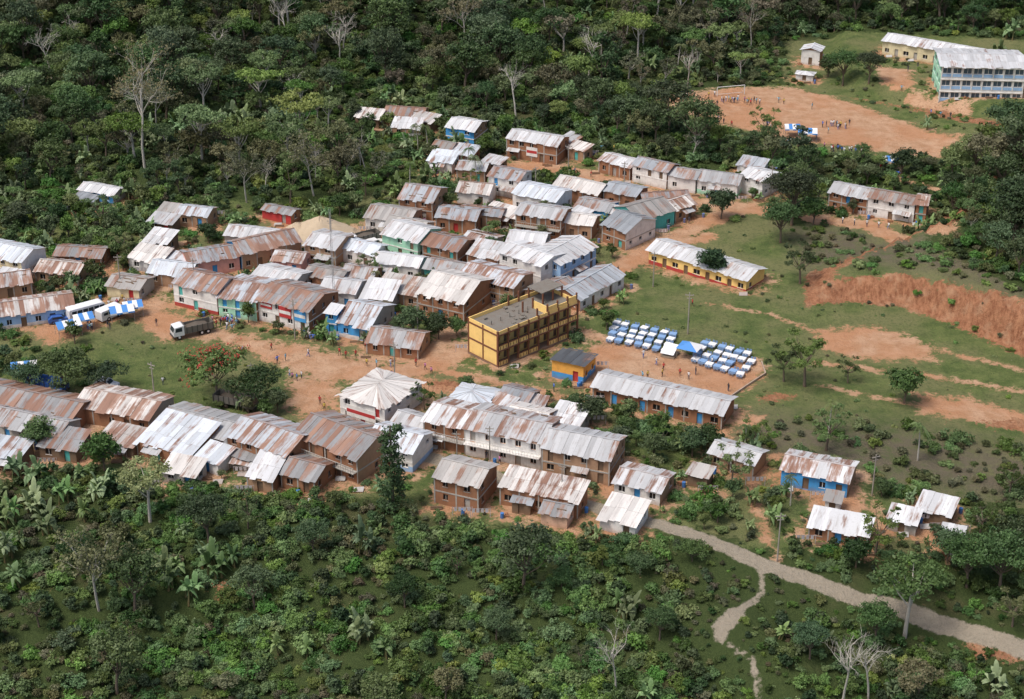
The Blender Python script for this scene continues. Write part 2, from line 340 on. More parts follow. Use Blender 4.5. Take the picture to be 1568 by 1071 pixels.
def house(u1,v1,u2,v2,D,H,wk='br',rust=.2,style='g',st=None,low=None,zinc=None,name=None,signs=(),pitch=None,sk=None,dense=.85,wide=1.0,ov=.38,balc=False,full=False):
    if st is None: st=2 if H>=4.2 else 1
    if not full:
        D=D*R.uniform(.68,.80); H=H*R.uniform(.90,.98)
        j=R.uniform(-.035,.035)*(u2-u1); v1-=j; v2+=j
    a,b,L,ang=frame(u1,v1,u2,v2)
    if zinc is None: zinc=R.choice([.28,.36,.46,.54,.62])
    elif zinc>=.6: zinc=.64
    elif zinc>=.54: zinc=.58
    fh=H/st
    z=min(a.z,b.z)
    FOOTP.append((a.x,a.y,ang,L,D))
    e=bpy.data.objects.new(name or WN[wk],None); e.empty_display_size=1; e.location=(a.x,a.y,z); e.rotation_euler=(0,0,ang); sc.collection.objects.link(e)
    mw=MB(); mo=[MB(),MB(),MB()]
    sk=sk or (wk if R.random()<.5 else R.choice(['br','ad','gy','br']) if wk not in('wd',) else 'wd')
    ms=MB()
    wall(mw,mo,(0,0),(L,0),-1.0,H,openings(L,st,fh,True,dense,wide),low[1] if low else None)
    lw=low[1] if (low and sk==wk) else None
    tgt=mw if sk==wk else ms
    wall(tgt,mo,(L,0),(L,D),-1.0,H,openings(D,st,fh,False,.6),lw)
    wall(tgt,mo,(L,D),(0,D),-1.0,H,openings(L,st,fh,True,.6),lw)
    wall(tgt,mo,(0,D),(0,0),-1.0,H,openings(D,st,fh,False,.6),lw)
    mr_,gw=mkroof(style,L,D,H,ov,pitch if pitch is not None else R.uniform(.24,.38))
    for g in gw: tgt.face(g)
    if st>1:
        for k in range(1,st):
            mo[2].box(-.03,L+.03,-.06,-.004,k*fh-.13,k*fh+.1); mo[2].box(L+.004,L+.05,0,D,k*fh-.13,k*fh+.1)
        if balc:
            mo[2].box(0,L,-1.0,-.07,fh-.12,fh+.02)
            for i in range(int(L/.5)+1):
                x=min(L-.05,i*.5); mo[2].box(x,x+.05,-.98,-.93,fh+.02,fh+.95)
            mo[2].box(0,L,-1.0,-.91,fh+.95,fh+1.02)
    if wk in('br','ad','gy') and L>3:
        n=max(1,round(L/3.2))
        for i in range(n+1):
            x=i*L/n; mo[2].box(x-.11,x+.11,-.035,-.003,-.5,H-.02)
    link('walls',mw.mesh('walls',[wallm(wk),wallm(low[0] if low else wk)]),parent=e)
    if ms.f: link('side_walls',ms.mesh('side_walls',[wallm(sk)]),parent=e)
    if mo[0].f: link('windows',mo[0].mesh('windows',[dark()]),parent=e)
    if mo[1].f: link('doors',mo[1].mesh('doors',[wallm(R.choice(DOORC))]),parent=e)
    if mo[2].f: link('frames',mo[2].mesh('frames',[wallm('gy' if wk in('br','ad','gy') else 'w')]),parent=e)
    link('roof',mr_.mesh('roof',[roofm(rust,zinc,R.choice('nnby'))]),parent=e)
    if not full and R.random()<.22 and L>5:
        w_=R.uniform(2,3.2); hh=min(2.5,H-.3); lm=MB(); x0=R.uniform(0,L-4); x1=x0+R.uniform(2.5,4)
        sheets(lm,(x0,-w_*.6,hh-.45),(x1,-w_*.6,hh-.45),(x0,-.02,hh),(x1,-.02,hh)); link('awning',lm.mesh('awning',[roofm(R.choice([.1,.5]),.5,'n')]),parent=e)
        lp=MB()
        for x in(x0+.1,x1-.1): lp.tube([(x,-w_*.55,-.5),(x,-w_*.55,hh-.42)],[.05,.05],0,5)
        link('awning_posts',lp.mesh('posts',[wallm('wd')]),parent=e)
    if rust>0.15 and R.random()<.6 and style=='g':
        mc=MB()
        for i in range(R.randint(2,6)):
            x=R.uniform(0,max(.1,L-1.5)); y=R.uniform(.5,D-.5); hh=H+(D/2-abs(D/2-y))*.3+.1
            mc.box(x,x+R.uniform(.3,1.6),y,y+.16,hh-.05,hh+.1)
        link('roof_boards',mc.mesh('roof_boards',[wallm('wd')]),parent=e)
    for (x0,x1,z0,z1,ck) in signs:
        m=MB(); m.box(x0*L,x1*L,-.14,-.07,z0,z1); m.box(x0*L+.1,x1*L-.1,-.16,-.141,z0+(z1-z0)*.35,z0+(z1-z0)*.65,1)
        link('sign_board',m.mesh('sign',[wallm(ck),wallm('w' if ck!='w' else 're')]),parent=e)
    return e
H=house
# --- bottom rows
H(-70,632,108,668,12,3.2,'ad',.55,'g'); H(116,644,230,668,11,3.2,'br',.66,'g'); H(245,672,345,694,10,3.4,'ad',.12,'g')
H(-20,668,90,690,9,3.0,'gy',.2,'g',zinc=.4); H(212,700,292,718,11,3.0,'br',.05,'s',zinc=.62); H(350,706,440,728,12,4.8,'br',.5,'g'); H(452,708,548,738,12,5.0,'br',.5,'g',balc=True)
H(563,708,632,726,9,4.4,'w',.1,'g',low=('lb',1.2),zinc=.6); H(62,700,118,712,7,2.6,'wd',.4,'s')
H(336,712,398,725,6,2.5,'gy',.1,'s'); H(380,752,418,758,8,2.8,'ad',.05,'s',zinc=.6); H(432,748,482,758,9,3.0,'br',.5,'g'); H(250,738,300,746,5,2.4,'gy',.1,'s',zinc=.6); H(300,720,335,728,6,2.4,'w',.1,'s',zinc=.6)
H(152,692,205,702,6,2.6,'wd',.3,'s'); H(-30,712,30,722,6,2.6,'wd',.3,'s',zinc=.5)
H(522,642,590,660,11,4.6,'w',.05,'h',zinc=.6,signs=[(.15,.8,1.3,3.4,'w')],full=True) 
H(600,668,650,680,7,2.8,'ad',.1,'g',signs=[(.2,.9,1.0,2.2,'re')])
H(684,640,738,652,10,3.4,'ad',.02,'h',zinc=.6)
H(650,680,712,696,11,5.0,'br',.45,'g',balc=True); H(713,694,828,722,11,5.2,'pe',.35,'g',balc=True,low=('w',4.6)); H(830,722,932,748,11,5.0,'ad',.08,'g',zinc=.45)
H(940,758,1010,776,8,2.8,'w',.3,'g'); H(666,770,732,786,10,5.0,'br',.1,'g',zinc=.42); H(766,772,884,796,6,3.6,'br',.45,'s')
H(828,803,868,812,6,2.6,'pe',.35,'g'); H(918,812,972,822,8,2.4,'w',.0,'s',zinc=.62); H(784,785,812,790,4,2.3,'wd',.2,'s')
H(763,630,805,640,7,3.0,'ad',.3,'g'); H(774,664,828,676,8,3.2,'w',.05,'g',zinc=.6); H(840,664,884,673,7,2.6,'gy',.05,'s',zinc=.6); H(742,640,775,648,5,2.6,'br',.5,'s'); H(808,640,830,645,4,2.5,'wd',.3,'s')
# --- right low houses
H(1085,716,1152,732,7,2.8,'ad',.1,'g',zinc=.5); H(1052,744,1082,750,4,2.3,'wd',.1,'s'); H(1195,742,1296,764,9,3.0,'bl',.42,'g',zinc=.62,sk='ad'); H(1238,824,1326,842,6,2.6,'br',.02,'s',zinc=.6)
H(1358,812,1400,820,4,2.2,'gy',.05,'s',zinc=.6); H(1402,797,1452,808,6,2.3,'wd',.02,'s',zinc=.6); H(1440,838,1470,844,4,2.2,'wd',.0,'s',zinc=.55); H(1262,784,1284,789,3,2.4,'w',.1,'s')
# --- school near the court and kiosk
H(908,613,1104,658,6.4,3.0,'br',.0,'g',zinc=.5,name='school_hall',sk='br',dense=.9,wide=1.4,ov=.5,pitch=.28,full=True)
H(845,578,893,588,5.5,3.2,'og',.0,'b',zinc=.10,low=('bl',1.3),name='kiosk',sk='og',pitch=.1,full=True)
H(993,404,1142,446,6.6,3.2,'ye',.04,'g',zinc=.56,low=('re',.9),name='schoolhouse',sk='ye',dense=.95,wide=1.5,ov=.6,pitch=.3,full=True)
# --- plaza frontage
H(268,468,334,483,11,4.8,'w',.66,'g',zinc=.4,low=('re',.8),sk='w'); H(336,483,394,494,13,4.4,'mi',.6,'g'); H(397,492,474,509,14,5.0,'w',.55,'g',sk='br',signs=[(.05,.28,3.0,4.4,'re'),(.42,.66,2.0,4.2,'re'),(.7,.95,2.0,4.2,'bl')])
H(500,510,516,514,4,4.8,'bl',.1,'s',st=2,sk='bl'); H(518,514,566,526,14,3.2,'bl',.35,'g',low=('w',.8),sk='gy'); H(562,540,640,553,10,2.6,'br',.38,'g',zinc=.4)
H(-40,518,115,484,11,3.2,'lb',.55,'g',low=('w',.9)); H(-60,470,50,450,9,3,'ad',.6,'g')
H(165,455,214,462,8,2.8,'cr',.3,'g'); H(-40,415,36,432,11,4.6,'cr',.03,'g',zinc=.6,sk='w'); H(56,432,120,440,8,2.8,'ad',.45,'g'); H(85,405,156,414,7,2.8,'br',.5,'g'); H(-10,448,28,455,6,2.8,'ad',.15,'s')
H(198,412,246,422,7,2.8,'w',.05,'s',zinc=.6); H(228,435,290,444,9,2.9,'ad',.02,'g',zinc=.58); H(222,386,256,392,6,2.6,'wd',.05,'s',zinc=.62); H(292,428,368,414,10,3.4,'pi',.6,'g',sk='pi'); H(372,414,462,396,10,3.8,'ad',.62,'g',sk='bl'); H(245,415,285,422,5,2.6,'ad',.2,'s')
H(346,378,420,386,8,3.0,'gy',.12,'g'); H(272,344,318,352,7,3.0,'ad',.04,'g',zinc=.5); H(228,354,264,360,5,2.4,'wd',.1,'s'); H(122,306,174,313,6,2.5,'bl',.05,'g'); H(110,318,140,323,4,2,'wd',.05,'s'); H(402,336,446,344,5,2.6,'re',.1,'g',zinc=.3); H(244,335,268,340,4,2.3,'wd',.2,'s')
# --- interior blocks
H(385,448,446,460,10,3.4,'gy',.08,'g',zinc=.56); H(440,470,486,478,8,3.2,'lb',.3,'g'); H(492,466,544,476,8,3.6,'w',.05,'g',zinc=.52); H(554,476,600,484,8,3.4,'cr',.02,'s',zinc=.6); H(468,402,514,410,11,4.2,'ad',.15,'g'); H(418,416,462,424,7,3,'pi',.45,'g'); H(524,402,572,412,8,3.4,'w',.12,'g',zinc=.6)
H(466,440,520,450,8,3.0,'br',.15,'g'); H(524,440,570,448,8,3.0,'br',.5,'g'); H(572,420,640,434,7,3.4,'w',.1,'g',zinc=.6); H(586,388,640,400,11,4.8,'mi',.05,'g',zinc=.55,sk='mi'); H(648,402,700,412,9,4.4,'br',.55,'g'); H(650,430,712,442,7,3.4,'te',.25,'g',zinc=.35)
H(576,462,640,474,7,3.2,'ad',.35,'s'); H(640,478,710,498,18,4.6,'br',.04,'g',zinc=.55); H(704,452,786,470,10,4.4,'ad',.5,'g'); H(765,424,828,441,11,5.2,'w',.02,'g',zinc=.6,sk='w',pitch=.2); H(858,436,912,412,12,5.0,'lb',.04,'g',zinc=.56,sk='lb')
H(776,396,830,406,9,4.2,'w',.08,'g'); H(888,476,955,443,9,3.0,'w',.12,'g',sk='br',zinc=.42); H(835,478,884,460,7,3.0,'w',.4,'g'); H(716,412,762,420,8,3.4,'br',.35,'s'); H(708,388,750,396,7,3.2,'gy',.4,'g')
H(790,356,858,370,10,4.8,'br',.1,'g',zinc=.45,balc=True); H(846,360,905,370,9,3.6,'ad',.05,'g',zinc=.6); H(922,370,958,384,13,4.2,'br',.08,'g',sk='w'); H(978,362,1032,345,11,3.8,'te',.25,'g',sk='te'); H(1034,343,1064,330,8,3.2,'ad',.5,'g')
H(668,352,728,362,10,3.4,'br',.35,'g'); H(704,344,766,352,7,3.2,'ad',.5,'g'); H(560,352,626,362,10,3.2,'w',.12,'g'); H(612,330,662,340,12,4.4,'br',.4,'g',zinc=.4); H(590,366,642,374,8,3.2,'pe',.12,'g',zinc=.4)
H(700,310,748,318,8,3.2,'w',.5,'g'); H(748,296,794,307,9,4.8,'w',.4,'g',sk='w'); H(785,322,850,334,10,4.0,'w',.06,'g',zinc=.6); H(848,306,914,317,9,3.4,'br',.08,'g',zinc=.58); H(924,315,972,324,9,3.6,'br',.1,'g'); H(880,336,930,345,8,3.2,'bl',.3,'g'); H(932,345,972,352,7,3.0,'br',.3,'g'); H(986,328,1055,318,7,2.8,'w',.5,'g')
H(742,340,790,350,5,2.8,'wd',.2,'s'); H(868,345,890,352,5,2.8,'w',.1,'s')
# --- upper row
H(776,240,852,254,10,4.8,'br',.12,'g',zinc=.58,sk='br',signs=[(.4,.62,1.2,3.4,'w')]); H(683,218,726,228,10,4.4,'bl',.02,'g',zinc=.6,low=('w',.8),sk='ad'); H(870,244,894,249,5,3,'ad',.4,'s'); H(853,232,872,238,6,3.0,'br',.4,'s')
H(917,266,964,275,8,3.4,'br',.1,'g'); H(968,279,1020,290,8,4.2,'w',.3,'g'); H(1022,290,1064,297,8,3.8,'w',.3,'g'); H(1067,296,1128,306,8,3.6,'w',.04,'g',low=('mi',1.2)); H(1133,296,1166,304,9,4.4,'w',.03,'g',zinc=.6,sk='w'); H(1128,268,1165,276,6,2.8,'w',.2,'s')
H(1268,320,1326,330,9,4.4,'br',.12,'g',zinc=.48); H(1327,331,1398,341,8,4.6,'w',.42,'g',sk='br'); H(1400,341,1416,343,8,4.4,'br',.5,'g')
H(655,262,692,268,7,3.0,'w',.05,'s',zinc=.6); H(700,275,742,283,8,3.2,'ad',.1,'g'); H(690,250,722,256,7,2.8,'br',.1,'s'); H(662,240,690,246,6,2.8,'ad',.3,'g'); H(738,262,764,268,5,2.6,'wd',.2,'s'); H(600,208,642,214,7,2.6,'ad',.05,'s',zinc=.6); H(588,188,646,196,10,2.6,'ad',.75,'g'); H(544,192,580,198,6,2.5,'wd',.3,'s'); H(628,196,660,204,6,2.6,'wd',.2,'s')
H(1226,98,1254,102,6,4.2,'w',.0,'x',zinc=.6,st=1); H(1218,123,1244,126,4,2.0,'w',.0,'h',zinc=.65,name='water_tank_house')
# --- long school wing
H(1350,84,1575,124,7.5,4.0,'cr',.0,'g',zinc=.6,st=1,name='school_wing',dense=1,wide=1.4,pitch=.25,full=True)
def school_block():
    a,b,L,ang=frame(1437,157,1564,150); D=14; fh=3.1
    FOOTP.append((a.x,a.y,ang,L,D)); e=bpy.data.objects.new('three_storey_school',None); e.location=a; e.rotation_euler=(0,0,ang); sc.collection.objects.link(e)
    mw=MB(); mo=[MB(),MB(),MB()]; bl=MB()
    ops=[]; n=8; st=L/n
    for s in range(3):
        for i in range(n): ops.append((i*st+.3,(i+1)*st-.3,s*fh+1.3,s*fh+2.6,0))
    wall(mw,mo,(0,0),(L,0),-1,9.4,ops); wall(mw,mo,(L,0),(L,D),-1,9.4,[]); wall(mw,mo,(L,D),(0,D),-1,9.4,[])
    ops=[]
    for s in range(3):
        ops+=[(1,4.5,s*fh+.9,s*fh+2.5,0),(6,9,s*fh+.9,s*fh+2.5,0),(10.2,13,s*fh+.9,s*fh+2.5,0)]
    m2=MB(); wall(m2,mo,(0,D),(0,0),-1,9.4,ops)
    for s in range(3):
        bl.box(.1,L-.1,-.10,-.01,s*fh+.45,s*fh+1.15); mo[2].box(-.1,L+.1,-.4,-.11,s*fh+2.85,s*fh+3.02)
    for i in range(n+1): mo[2].box(i*st-.14,i*st+.14,-.2,-.105,0,9.3)
    link('walls',mw.mesh('walls',[wallm('w'),wallm('w')]),parent=e); link('side_wall',m2.mesh('side',[wallm('mi'),wallm('mi')]),parent=e)
    link('windows',mo[0].mesh('windows',[paint('glass',(.10,.14,.18),.2,.1)]),parent=e); link('frames',mo[2].mesh('frames',[wallm('w')]),parent=e); link('blue_bands',bl.mesh('bands',[wallm('lb')]),parent=e)
    r,_=mkroof('g',L,D,9.4,.7,.14); link('roof',r.mesh('roof',[roofm(.0,.55)]),parent=e)
school_block()
def yellow_block():
    a,b,L,ang=frame(763,563,884,514); D=8; fh=3.1
    FOOTP.append((a.x,a.y,ang,L,D)); e=bpy.data.objects.new('yellow_concrete_building',None); e.location=a; e.rotation_euler=(0,0,ang); sc.collection.objects.link(e)
    ye=MB(); brn=MB(); con=MB(); mo=[MB(),MB(),MB()]
    n=8; st=L/n
    con.box(-.1,L+.1,-.1,D+.1,-1.5,.15)
    for s in range(2):
        ops=[]
        for i in range(n):
            ops.append((i*st+.5,i*st+1.4,s*fh+.2,s*fh+2.2,1)); ops.append((i*st+1.7,(i+1)*st-.4,s*fh+1.0,s*fh+2.2,0))
        wall(ye,mo,(0,1.8),(L,1.8),s*fh+.15,s*fh+fh-.15,ops)
        con.box(-.05,L+.05,-.05,D+.05,s*fh+fh-.15,s*fh+fh+.12)
        z0=s*fh+.15 if s==0 else s*fh+.12
        for i in range(n):
            x0,x1=i*st+.16,(i+1)*st-.16
            if s==0 and i%3==1: continue
            ye.box(x0,x1,.02,.14,z0,z0+.8); brn.box(x0,x1,-.02,.17,z0+.8,z0+.93)
            for q in range(3):
                xx=x0+(x1-x0)*(q+.5)/3; brn.box(xx-.05,xx+.05,-.03,.018,z0+.1,z0+.7)
    for i in range(n+1):
        x=i*st; brn.box(x-.13,x+.13,-.08,.22,.15,7.0)
    for s in (1,2): brn.box(-.1,L+.1,-.14,-.06,s*fh-.14,s*fh+.12)
    for i in range(n):
        ye.box(i*st+.16,(i+1)*st-.16,.02,.15,2*fh+.12,2*fh+.75)
    for x0,y0,x1,y1 in ((0,D-.15,L,D),(0,.3,.14,D-.15),(L-.14,.3,L,D-.15)): ye.box(x0,x1,y0,y1,2*fh+.12,2*fh+.8)
    wall(ye,mo,(0,D),(0,0.2),.15,2*fh-.15,[]); wall(ye,mo,(L,1.8),(L,D),.15,2*fh-.15,[]); wall(ye,mo,(L,D),(0,D),.15,2*fh-.15,openings(L,2,fh,True,.9))
    for y in (0.2,D*.5,D-.12): brn.box(-.09,-.005,y-.15,y+.15,0,2*fh+.8)
    for z in (.12,fh,2*fh,): brn.box(-.07,-.006,0,D,z-.16,z+.16)
    for x in (L-10,L-7.5,L-5,L-2.5,L-.2):
        for y in (.2,D*.5,D-.2): brn.box(x-.13,x+.13,y-.13,y+.13,2*fh+.12,2*fh+2.2)
    ye.box(L-7.3,L-5.2,.05,.2,2*fh+.75,2*fh+1.7); ye.box(L-4.8,L-2.7,.05,.2,2*fh+.75,2*fh+1.3); ye.box(L-2.3,L-.4,.05,.2,2*fh+.75,2*fh+1.8); ye.box(L-7.4,L-7.25,.4,D*.5,2*fh+.12,2*fh+1.6)
    con.box(L-5.2,L,D*.5,D,2*fh+2.2,2*fh+2.35)
    for i in range(7): con.box(2+i*2.2,2.12+i*2.2,D*.5,D*.5+.12,2*fh+.12,2*fh+.9)
    for _ in range(14):
        x,y=R.uniform(1,L-9),R.uniform(1,D-1); con.box(x,x+R.uniform(.2,1),y,y+R.uniform(.2,.8),2*fh+.12,2*fh+R.uniform(.2,.5))
    link('yellow_walls',ye.mesh('y',[wallm('ye'),wallm('ye')]),parent=e); link('frame',brn.mesh('b',[paint('brown_frame',(.20,.085,.05),.8,.3)]),parent=e)
    link('slabs',con.mesh('c',[paint('concrete',(.20,.185,.16),.9,.6)]),parent=e); link('windows',mo[0].mesh('w',[dark()]),parent=e)
    link('doors',mo[1].mesh('d',[wallm('wd')]),parent=e)
yellow_block()
# ---------------------------------------------------------------- terrain mesh
def axis(lo,hi,st,far):
    a=list(np.arange(lo,hi+.01,st)); s=st; p=a[-1]
    while p<far: s*=1.35; p+=s; a.append(p)
    s=st; p=a[0]; b=[]
    while p>-far: s*=1.35; p-=s; b.append(p)
    return np.array(b[::-1]+a)
xs=axis(-190,190,1.0,4000); ys=axis(150,540,1.0,5000)
X,Y=np.meshgrid(xs,ys); Z=height(X,Y)
dm=dirtmask(X,Y); gsd=gravsd(X,Y); gm=msk(gsd,1.0)
Z=Z+0.12*np.sin(X*1.1+Y*.5)*np.sin(Y*1.3-X*.4)*(dm<.1)
fs=footsd(X,Y); dm=np.maximum(dm,np.clip(.70-fs/9,0,.60))
gr=np.zeros(X.shape)
for p in CLEAR: gr=np.maximum(gr,msk(sdpoly(p,X,Y),3))
rd=np.zeros(X.shape)
for p in RP: rd=np.maximum(rd,.85*msk(sdpoly(p,X,Y),2.2))
bk=-sdpoly(BANK,X,Y); rd=np.maximum(rd,msk(np.abs(bk-2.2)-2.8-1.7*sm(80,110,X),2.0)*sm(42,52,X)*(Y<345)*(Y>255))
sc2=np.maximum(msk(sdpoly(SCRUB,X,Y),6),msk(sdpoly(SCRUB2,X,Y),4))
ny,nx=X.shape; V=np.stack([X,Y,Z],-1).reshape(-1,3); idx=np.arange(nx*ny).reshape(ny,nx)
Fc=np.stack([idx[:-1,:-1],idx[:-1,1:],idx[1:,1:],idx[1:,:-1]],-1).reshape(-1,4)
A1=np.stack([dm,gr,gm,rd],-1).reshape(-1,4); A2=np.stack([sc2]*4,-1).reshape(-1,4)
def groundmat():
    m=bpy.data.materials.new('ground'); nt,p,o=nodes(m)
    g=N(nt,'ShaderNodeNewGeometry'); P=g.outputs['Position']
    at=N(nt,'ShaderNodeAttribute',attribute_name='mask'); sp=N(nt,'ShaderNodeSeparateColor'); nt.links.new(at.outputs['Color'],sp.inputs[0])
    a2=N(nt,'ShaderNodeAttribute',attribute_name='mask2')
    n1=noise(nt,.35,6,P,.65); n2=noise(nt,1.6,6,P,.7); n3=noise(nt,.06,4,P,.6); n4=noise(nt,5,4,P,.7)
    fl=mixc(nt,n2,(.030,.048,.016),(.075,.10,.034)); fl=mixc(nt,mr(nt,n3,.55,.7,0,.6),fl,(.11,.095,.05))
    gc=mixc(nt,mr(nt,n1,.35,.65),(.080,.118,.036),(.145,.175,.060)); gc=mixc(nt,mr(nt,n3,.42,.62,0,.8),gc,(.19,.185,.085)); gc=mixc(nt,mr(nt,n2,.45,.7,0,.75),gc,(.065,.088,.035))
    gc=mixc(nt,mr(nt,n4,.5,.7,0,.5),gc,(.21,.205,.10))
    scb=mixc(nt,n2,(.09,.08,.055),(.19,.15,.115)); gc=mixc(nt,mth(nt,'MULTIPLY',a2.outputs['Fac'],mr(nt,n1,.3,.6,.2,.9)),gc,scb)
    nz=mth(nt,'ADD',mth(nt,'MULTIPLY',mth(nt,'SUBTRACT',n1,.5),1.5),mth(nt,'MULTIPLY',mth(nt,'SUBTRACT',n2,.5),1.1))
    def edge(s,lo=.36,hi=.64,k=1.0): return mr(nt,mth(nt,'ADD',s,mth(nt,'MULTIPLY',nz,k)),lo,hi)
    col=mixc(nt,edge(sp.outputs[1]),fl,gc)
    dc=mixc(nt,mr(nt,n1,.35,.65),(.43,.245,.14),(.54,.35,.225)); dc=mixc(nt,mr(nt,n2,.5,.75,0,.6),dc,(.34,.19,.11)); dc=mixc(nt,mr(nt,n3,.42,.6,0,.6),dc,(.46,.22,.11)); dc=mixc(nt,mr(nt,n4,.55,.75,0,.4),dc,(.24,.145,.085))
    col=mixc(nt,edge(sp.outputs[0]),col,dc)
    mp=N(nt,'ShaderNodeMapping'); mp.inputs['Scale'].default_value=(1.2,.6,.2); nt.links.new(P,mp.inputs[0]); n5=noise(nt,1.1,6,mp.outputs[0],.75)
    rc=mixc(nt,mr(nt,n5,.3,.7),(.20,.080,.042),(.42,.21,.115)); rc=mixc(nt,mr(nt,n1,.5,.7,0,.6),rc,(.42,.27,.165)); col=mixc(nt,edge(at.outputs['Alpha'],.4,.6,1.2),col,rc)
    vc=mixc(nt,n2,(.25,.21,.155),(.42,.37,.29)); vc=mixc(nt,mr(nt,n4,.5,.7,0,.5),vc,(.18,.15,.11)); col=mixc(nt,edge(sp.outputs[2],.4,.6,.45),col,vc)
    nt.links.new(col,p.inputs['Base Color']); p.inputs['Roughness'].default_value=.95; p.inputs['Specular IOR Level'].default_value=.1
    bp=N(nt,'ShaderNodeBump'); bp.inputs['Strength'].default_value=.8; bp.inputs['Distance'].default_value=.7; nt.links.new(n2,bp.inputs['Height']); nt.links.new(bp.outputs[0],p.inputs['Normal'])
    return m
GM=groundmat()
def gmesh(name,V,Fc,A1,A2):
    me=bpy.data.meshes.new(name); me.from_pydata(V.tolist(),[],Fc.tolist())
    a=me.attributes.new('mask','FLOAT_COLOR','POINT'); a.data.foreach_set('color',A1.ravel().astype(np.float32))
    a=me.attributes.new('mask2','FLOAT_COLOR','POINT'); a.data.foreach_set('color',A2.ravel().astype(np.float32))
    me.materials.append(GM); me.polygons.foreach_set('use_smooth',[True]*len(me.polygons)); me.update(); return me
link('terrain',gmesh('terrain',V,Fc,A1,A2))
def sub(name,mask,dz=.03):
    k=mask.ravel()[Fc].min(1)>.35; F2=Fc[k]; u,inv=np.unique(F2,return_inverse=True)
    V2=V[u].copy(); V2[:,2]+=dz; link(name,gmesh(name,V2,inv.reshape(-1,4),A1[u],A2[u]))
sub('gravel_road',gm)
rm=np.zeros(X.shape)
for w,l in DL: rm=np.maximum(rm,msk(sdline(l,X,Y)-w/2,1.6))
rm=np.maximum(rm,msk(sdpoly(DP[0],X,Y),2)); sub('dirt_road',rm,.03)
sub('sports_court',msk(sdpoly(DP[2],X,Y),2),.045); sub('football_pitch',msk(sdpoly(DP[3],X,Y),2),.045)
# ---------------------------------------------------------------- vegetation library
def rv(r):
    while True:
        v=Vector((r.uniform(-1,1),r.uniform(-1,1),r.uniform(-1,1)))
        if .05<v.length<1: return v.normalized()
def leaves(mb,c,rad,n,size,r,mat,tb,flat=.6,spread=.33,cen=None):
    c=Vector(c); cen=Vector(cen) if cen is not None else c
    for _ in range(n):
        p=c+Vector((r.gauss(0,1)*rad*spread*1.6,r.gauss(0,1)*rad*spread*1.6,r.gauss(0,1)*rad*spread*1.6*flat))
        nn=((p-cen).normalized()*.55+rv(r)*.7+Vector((0,0,.4))).normalized()
        t=nn.cross(rv(r)).normalized(); b=nn.cross(t); a=size*r.uniform(.6,1.35); w=a*.55
        mb.face([p+t*a,p+b*w,p-t*a*.8,p-b*w],mat,min(1,max(0,tb+r.uniform(-.22,.22))))
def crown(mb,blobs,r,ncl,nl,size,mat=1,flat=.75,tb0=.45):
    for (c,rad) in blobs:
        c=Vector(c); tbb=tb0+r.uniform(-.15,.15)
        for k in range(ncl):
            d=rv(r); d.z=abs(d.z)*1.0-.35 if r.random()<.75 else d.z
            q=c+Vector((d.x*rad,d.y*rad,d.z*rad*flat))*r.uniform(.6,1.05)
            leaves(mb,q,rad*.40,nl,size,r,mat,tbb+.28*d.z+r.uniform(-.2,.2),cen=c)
def tree(name,seed,h,cr,nb,leaf,size=.34,kind='broad',ncl=9,nl=24,bark=None,extra=None):
    r=random.Random(seed); mb=MB(); bark=bark or BARK
    th=h*{'broad':.45,'oval':.35,'umb':.72,'round':.3,'airy':.5}[kind]; tr=.03*h*.8
    lean=Vector((r.uniform(-.5,.5),r.uniform(-.5,.5),0))
    top=Vector((0,0,th))+lean
    mb.tube([(0,0,-.6),lean*.2+Vector((0,0,th*.35)),lean*.6+Vector((0,0,th*.7)),top],[tr*1.3,tr,tr*.8,tr*.7],0,7)
    bl=[]
    for i in range(nb):
        a=6.283*i/nb*1.9+r.uniform(-.5,.5)
        if kind=='broad': rr=cr*r.uniform(.25,.8); z=h*(.86-.28*(rr/cr)**2)+r.uniform(-.08,.06)*h; rad=cr*r.uniform(.34,.5)
        elif kind=='oval': k=(i+.5)/nb; z=h*(.32+.6*k); rr=cr*.6*math.sin(math.pi*(.15+.8*k)); rad=cr*r.uniform(.45,.6)*(1-.35*k)
        elif kind=='umb': rr=cr*r.uniform(.2,.9); z=h*r.uniform(.8,.95); rad=cr*r.uniform(.28,.4)
        elif kind=='round': rr=cr*r.uniform(.1,.6); z=h*r.uniform(.42,.8); rad=cr*r.uniform(.4,.55)
        else: rr=cr*r.uniform(.3,.95); z=h*r.uniform(.5,.95); rad=cr*r.uniform(.2,.34)
        c=Vector((math.cos(a)*rr,math.sin(a)*rr,z))+lean; bl.append((c,rad))
        s=Vector((0,0,th*r.uniform(.6,1)))+lean*.8; mid=s.lerp(c,.55)+Vector((0,0,-.05*h))
        mb.tube([s,mid,c],[tr*.45,tr*.3,tr*.12],0,5)
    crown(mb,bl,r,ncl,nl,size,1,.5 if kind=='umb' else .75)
    mats=[bark,leaf]
    if extra:
        mats.append(extra)
        for (c,rad) in bl:
            for k in range(4):
                d=rv(r); d.z=abs(d.z); leaves(mb,c+d*rad*1.05,rad*.32,11,size*.7,r,2,.5,cen=c)
    return mb.mesh(name,mats)
def bush(name,seed,h,rw,leaf,size=.26,nb=5,ncl=9,nl=20):
    r=random.Random(seed); mb=MB(); bl=[]
    for i in range(nb):
        a=r.uniform(0,6.28); rr=rw*r.uniform(0,.7); rad=rw*r.uniform(.35,.6); bl.append((Vector((math.cos(a)*rr,math.sin(a)*rr,h*r.uniform(.25,.62))),rad))
        mb.tube([(0,0,-.3),(math.cos(a)*rr*.5,math.sin(a)*rr*.5,h*.3),bl[-1][0]],[.07,.05,.02],0,4)
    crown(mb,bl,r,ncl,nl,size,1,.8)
    return mb.mesh(name,[BARK,leaf])
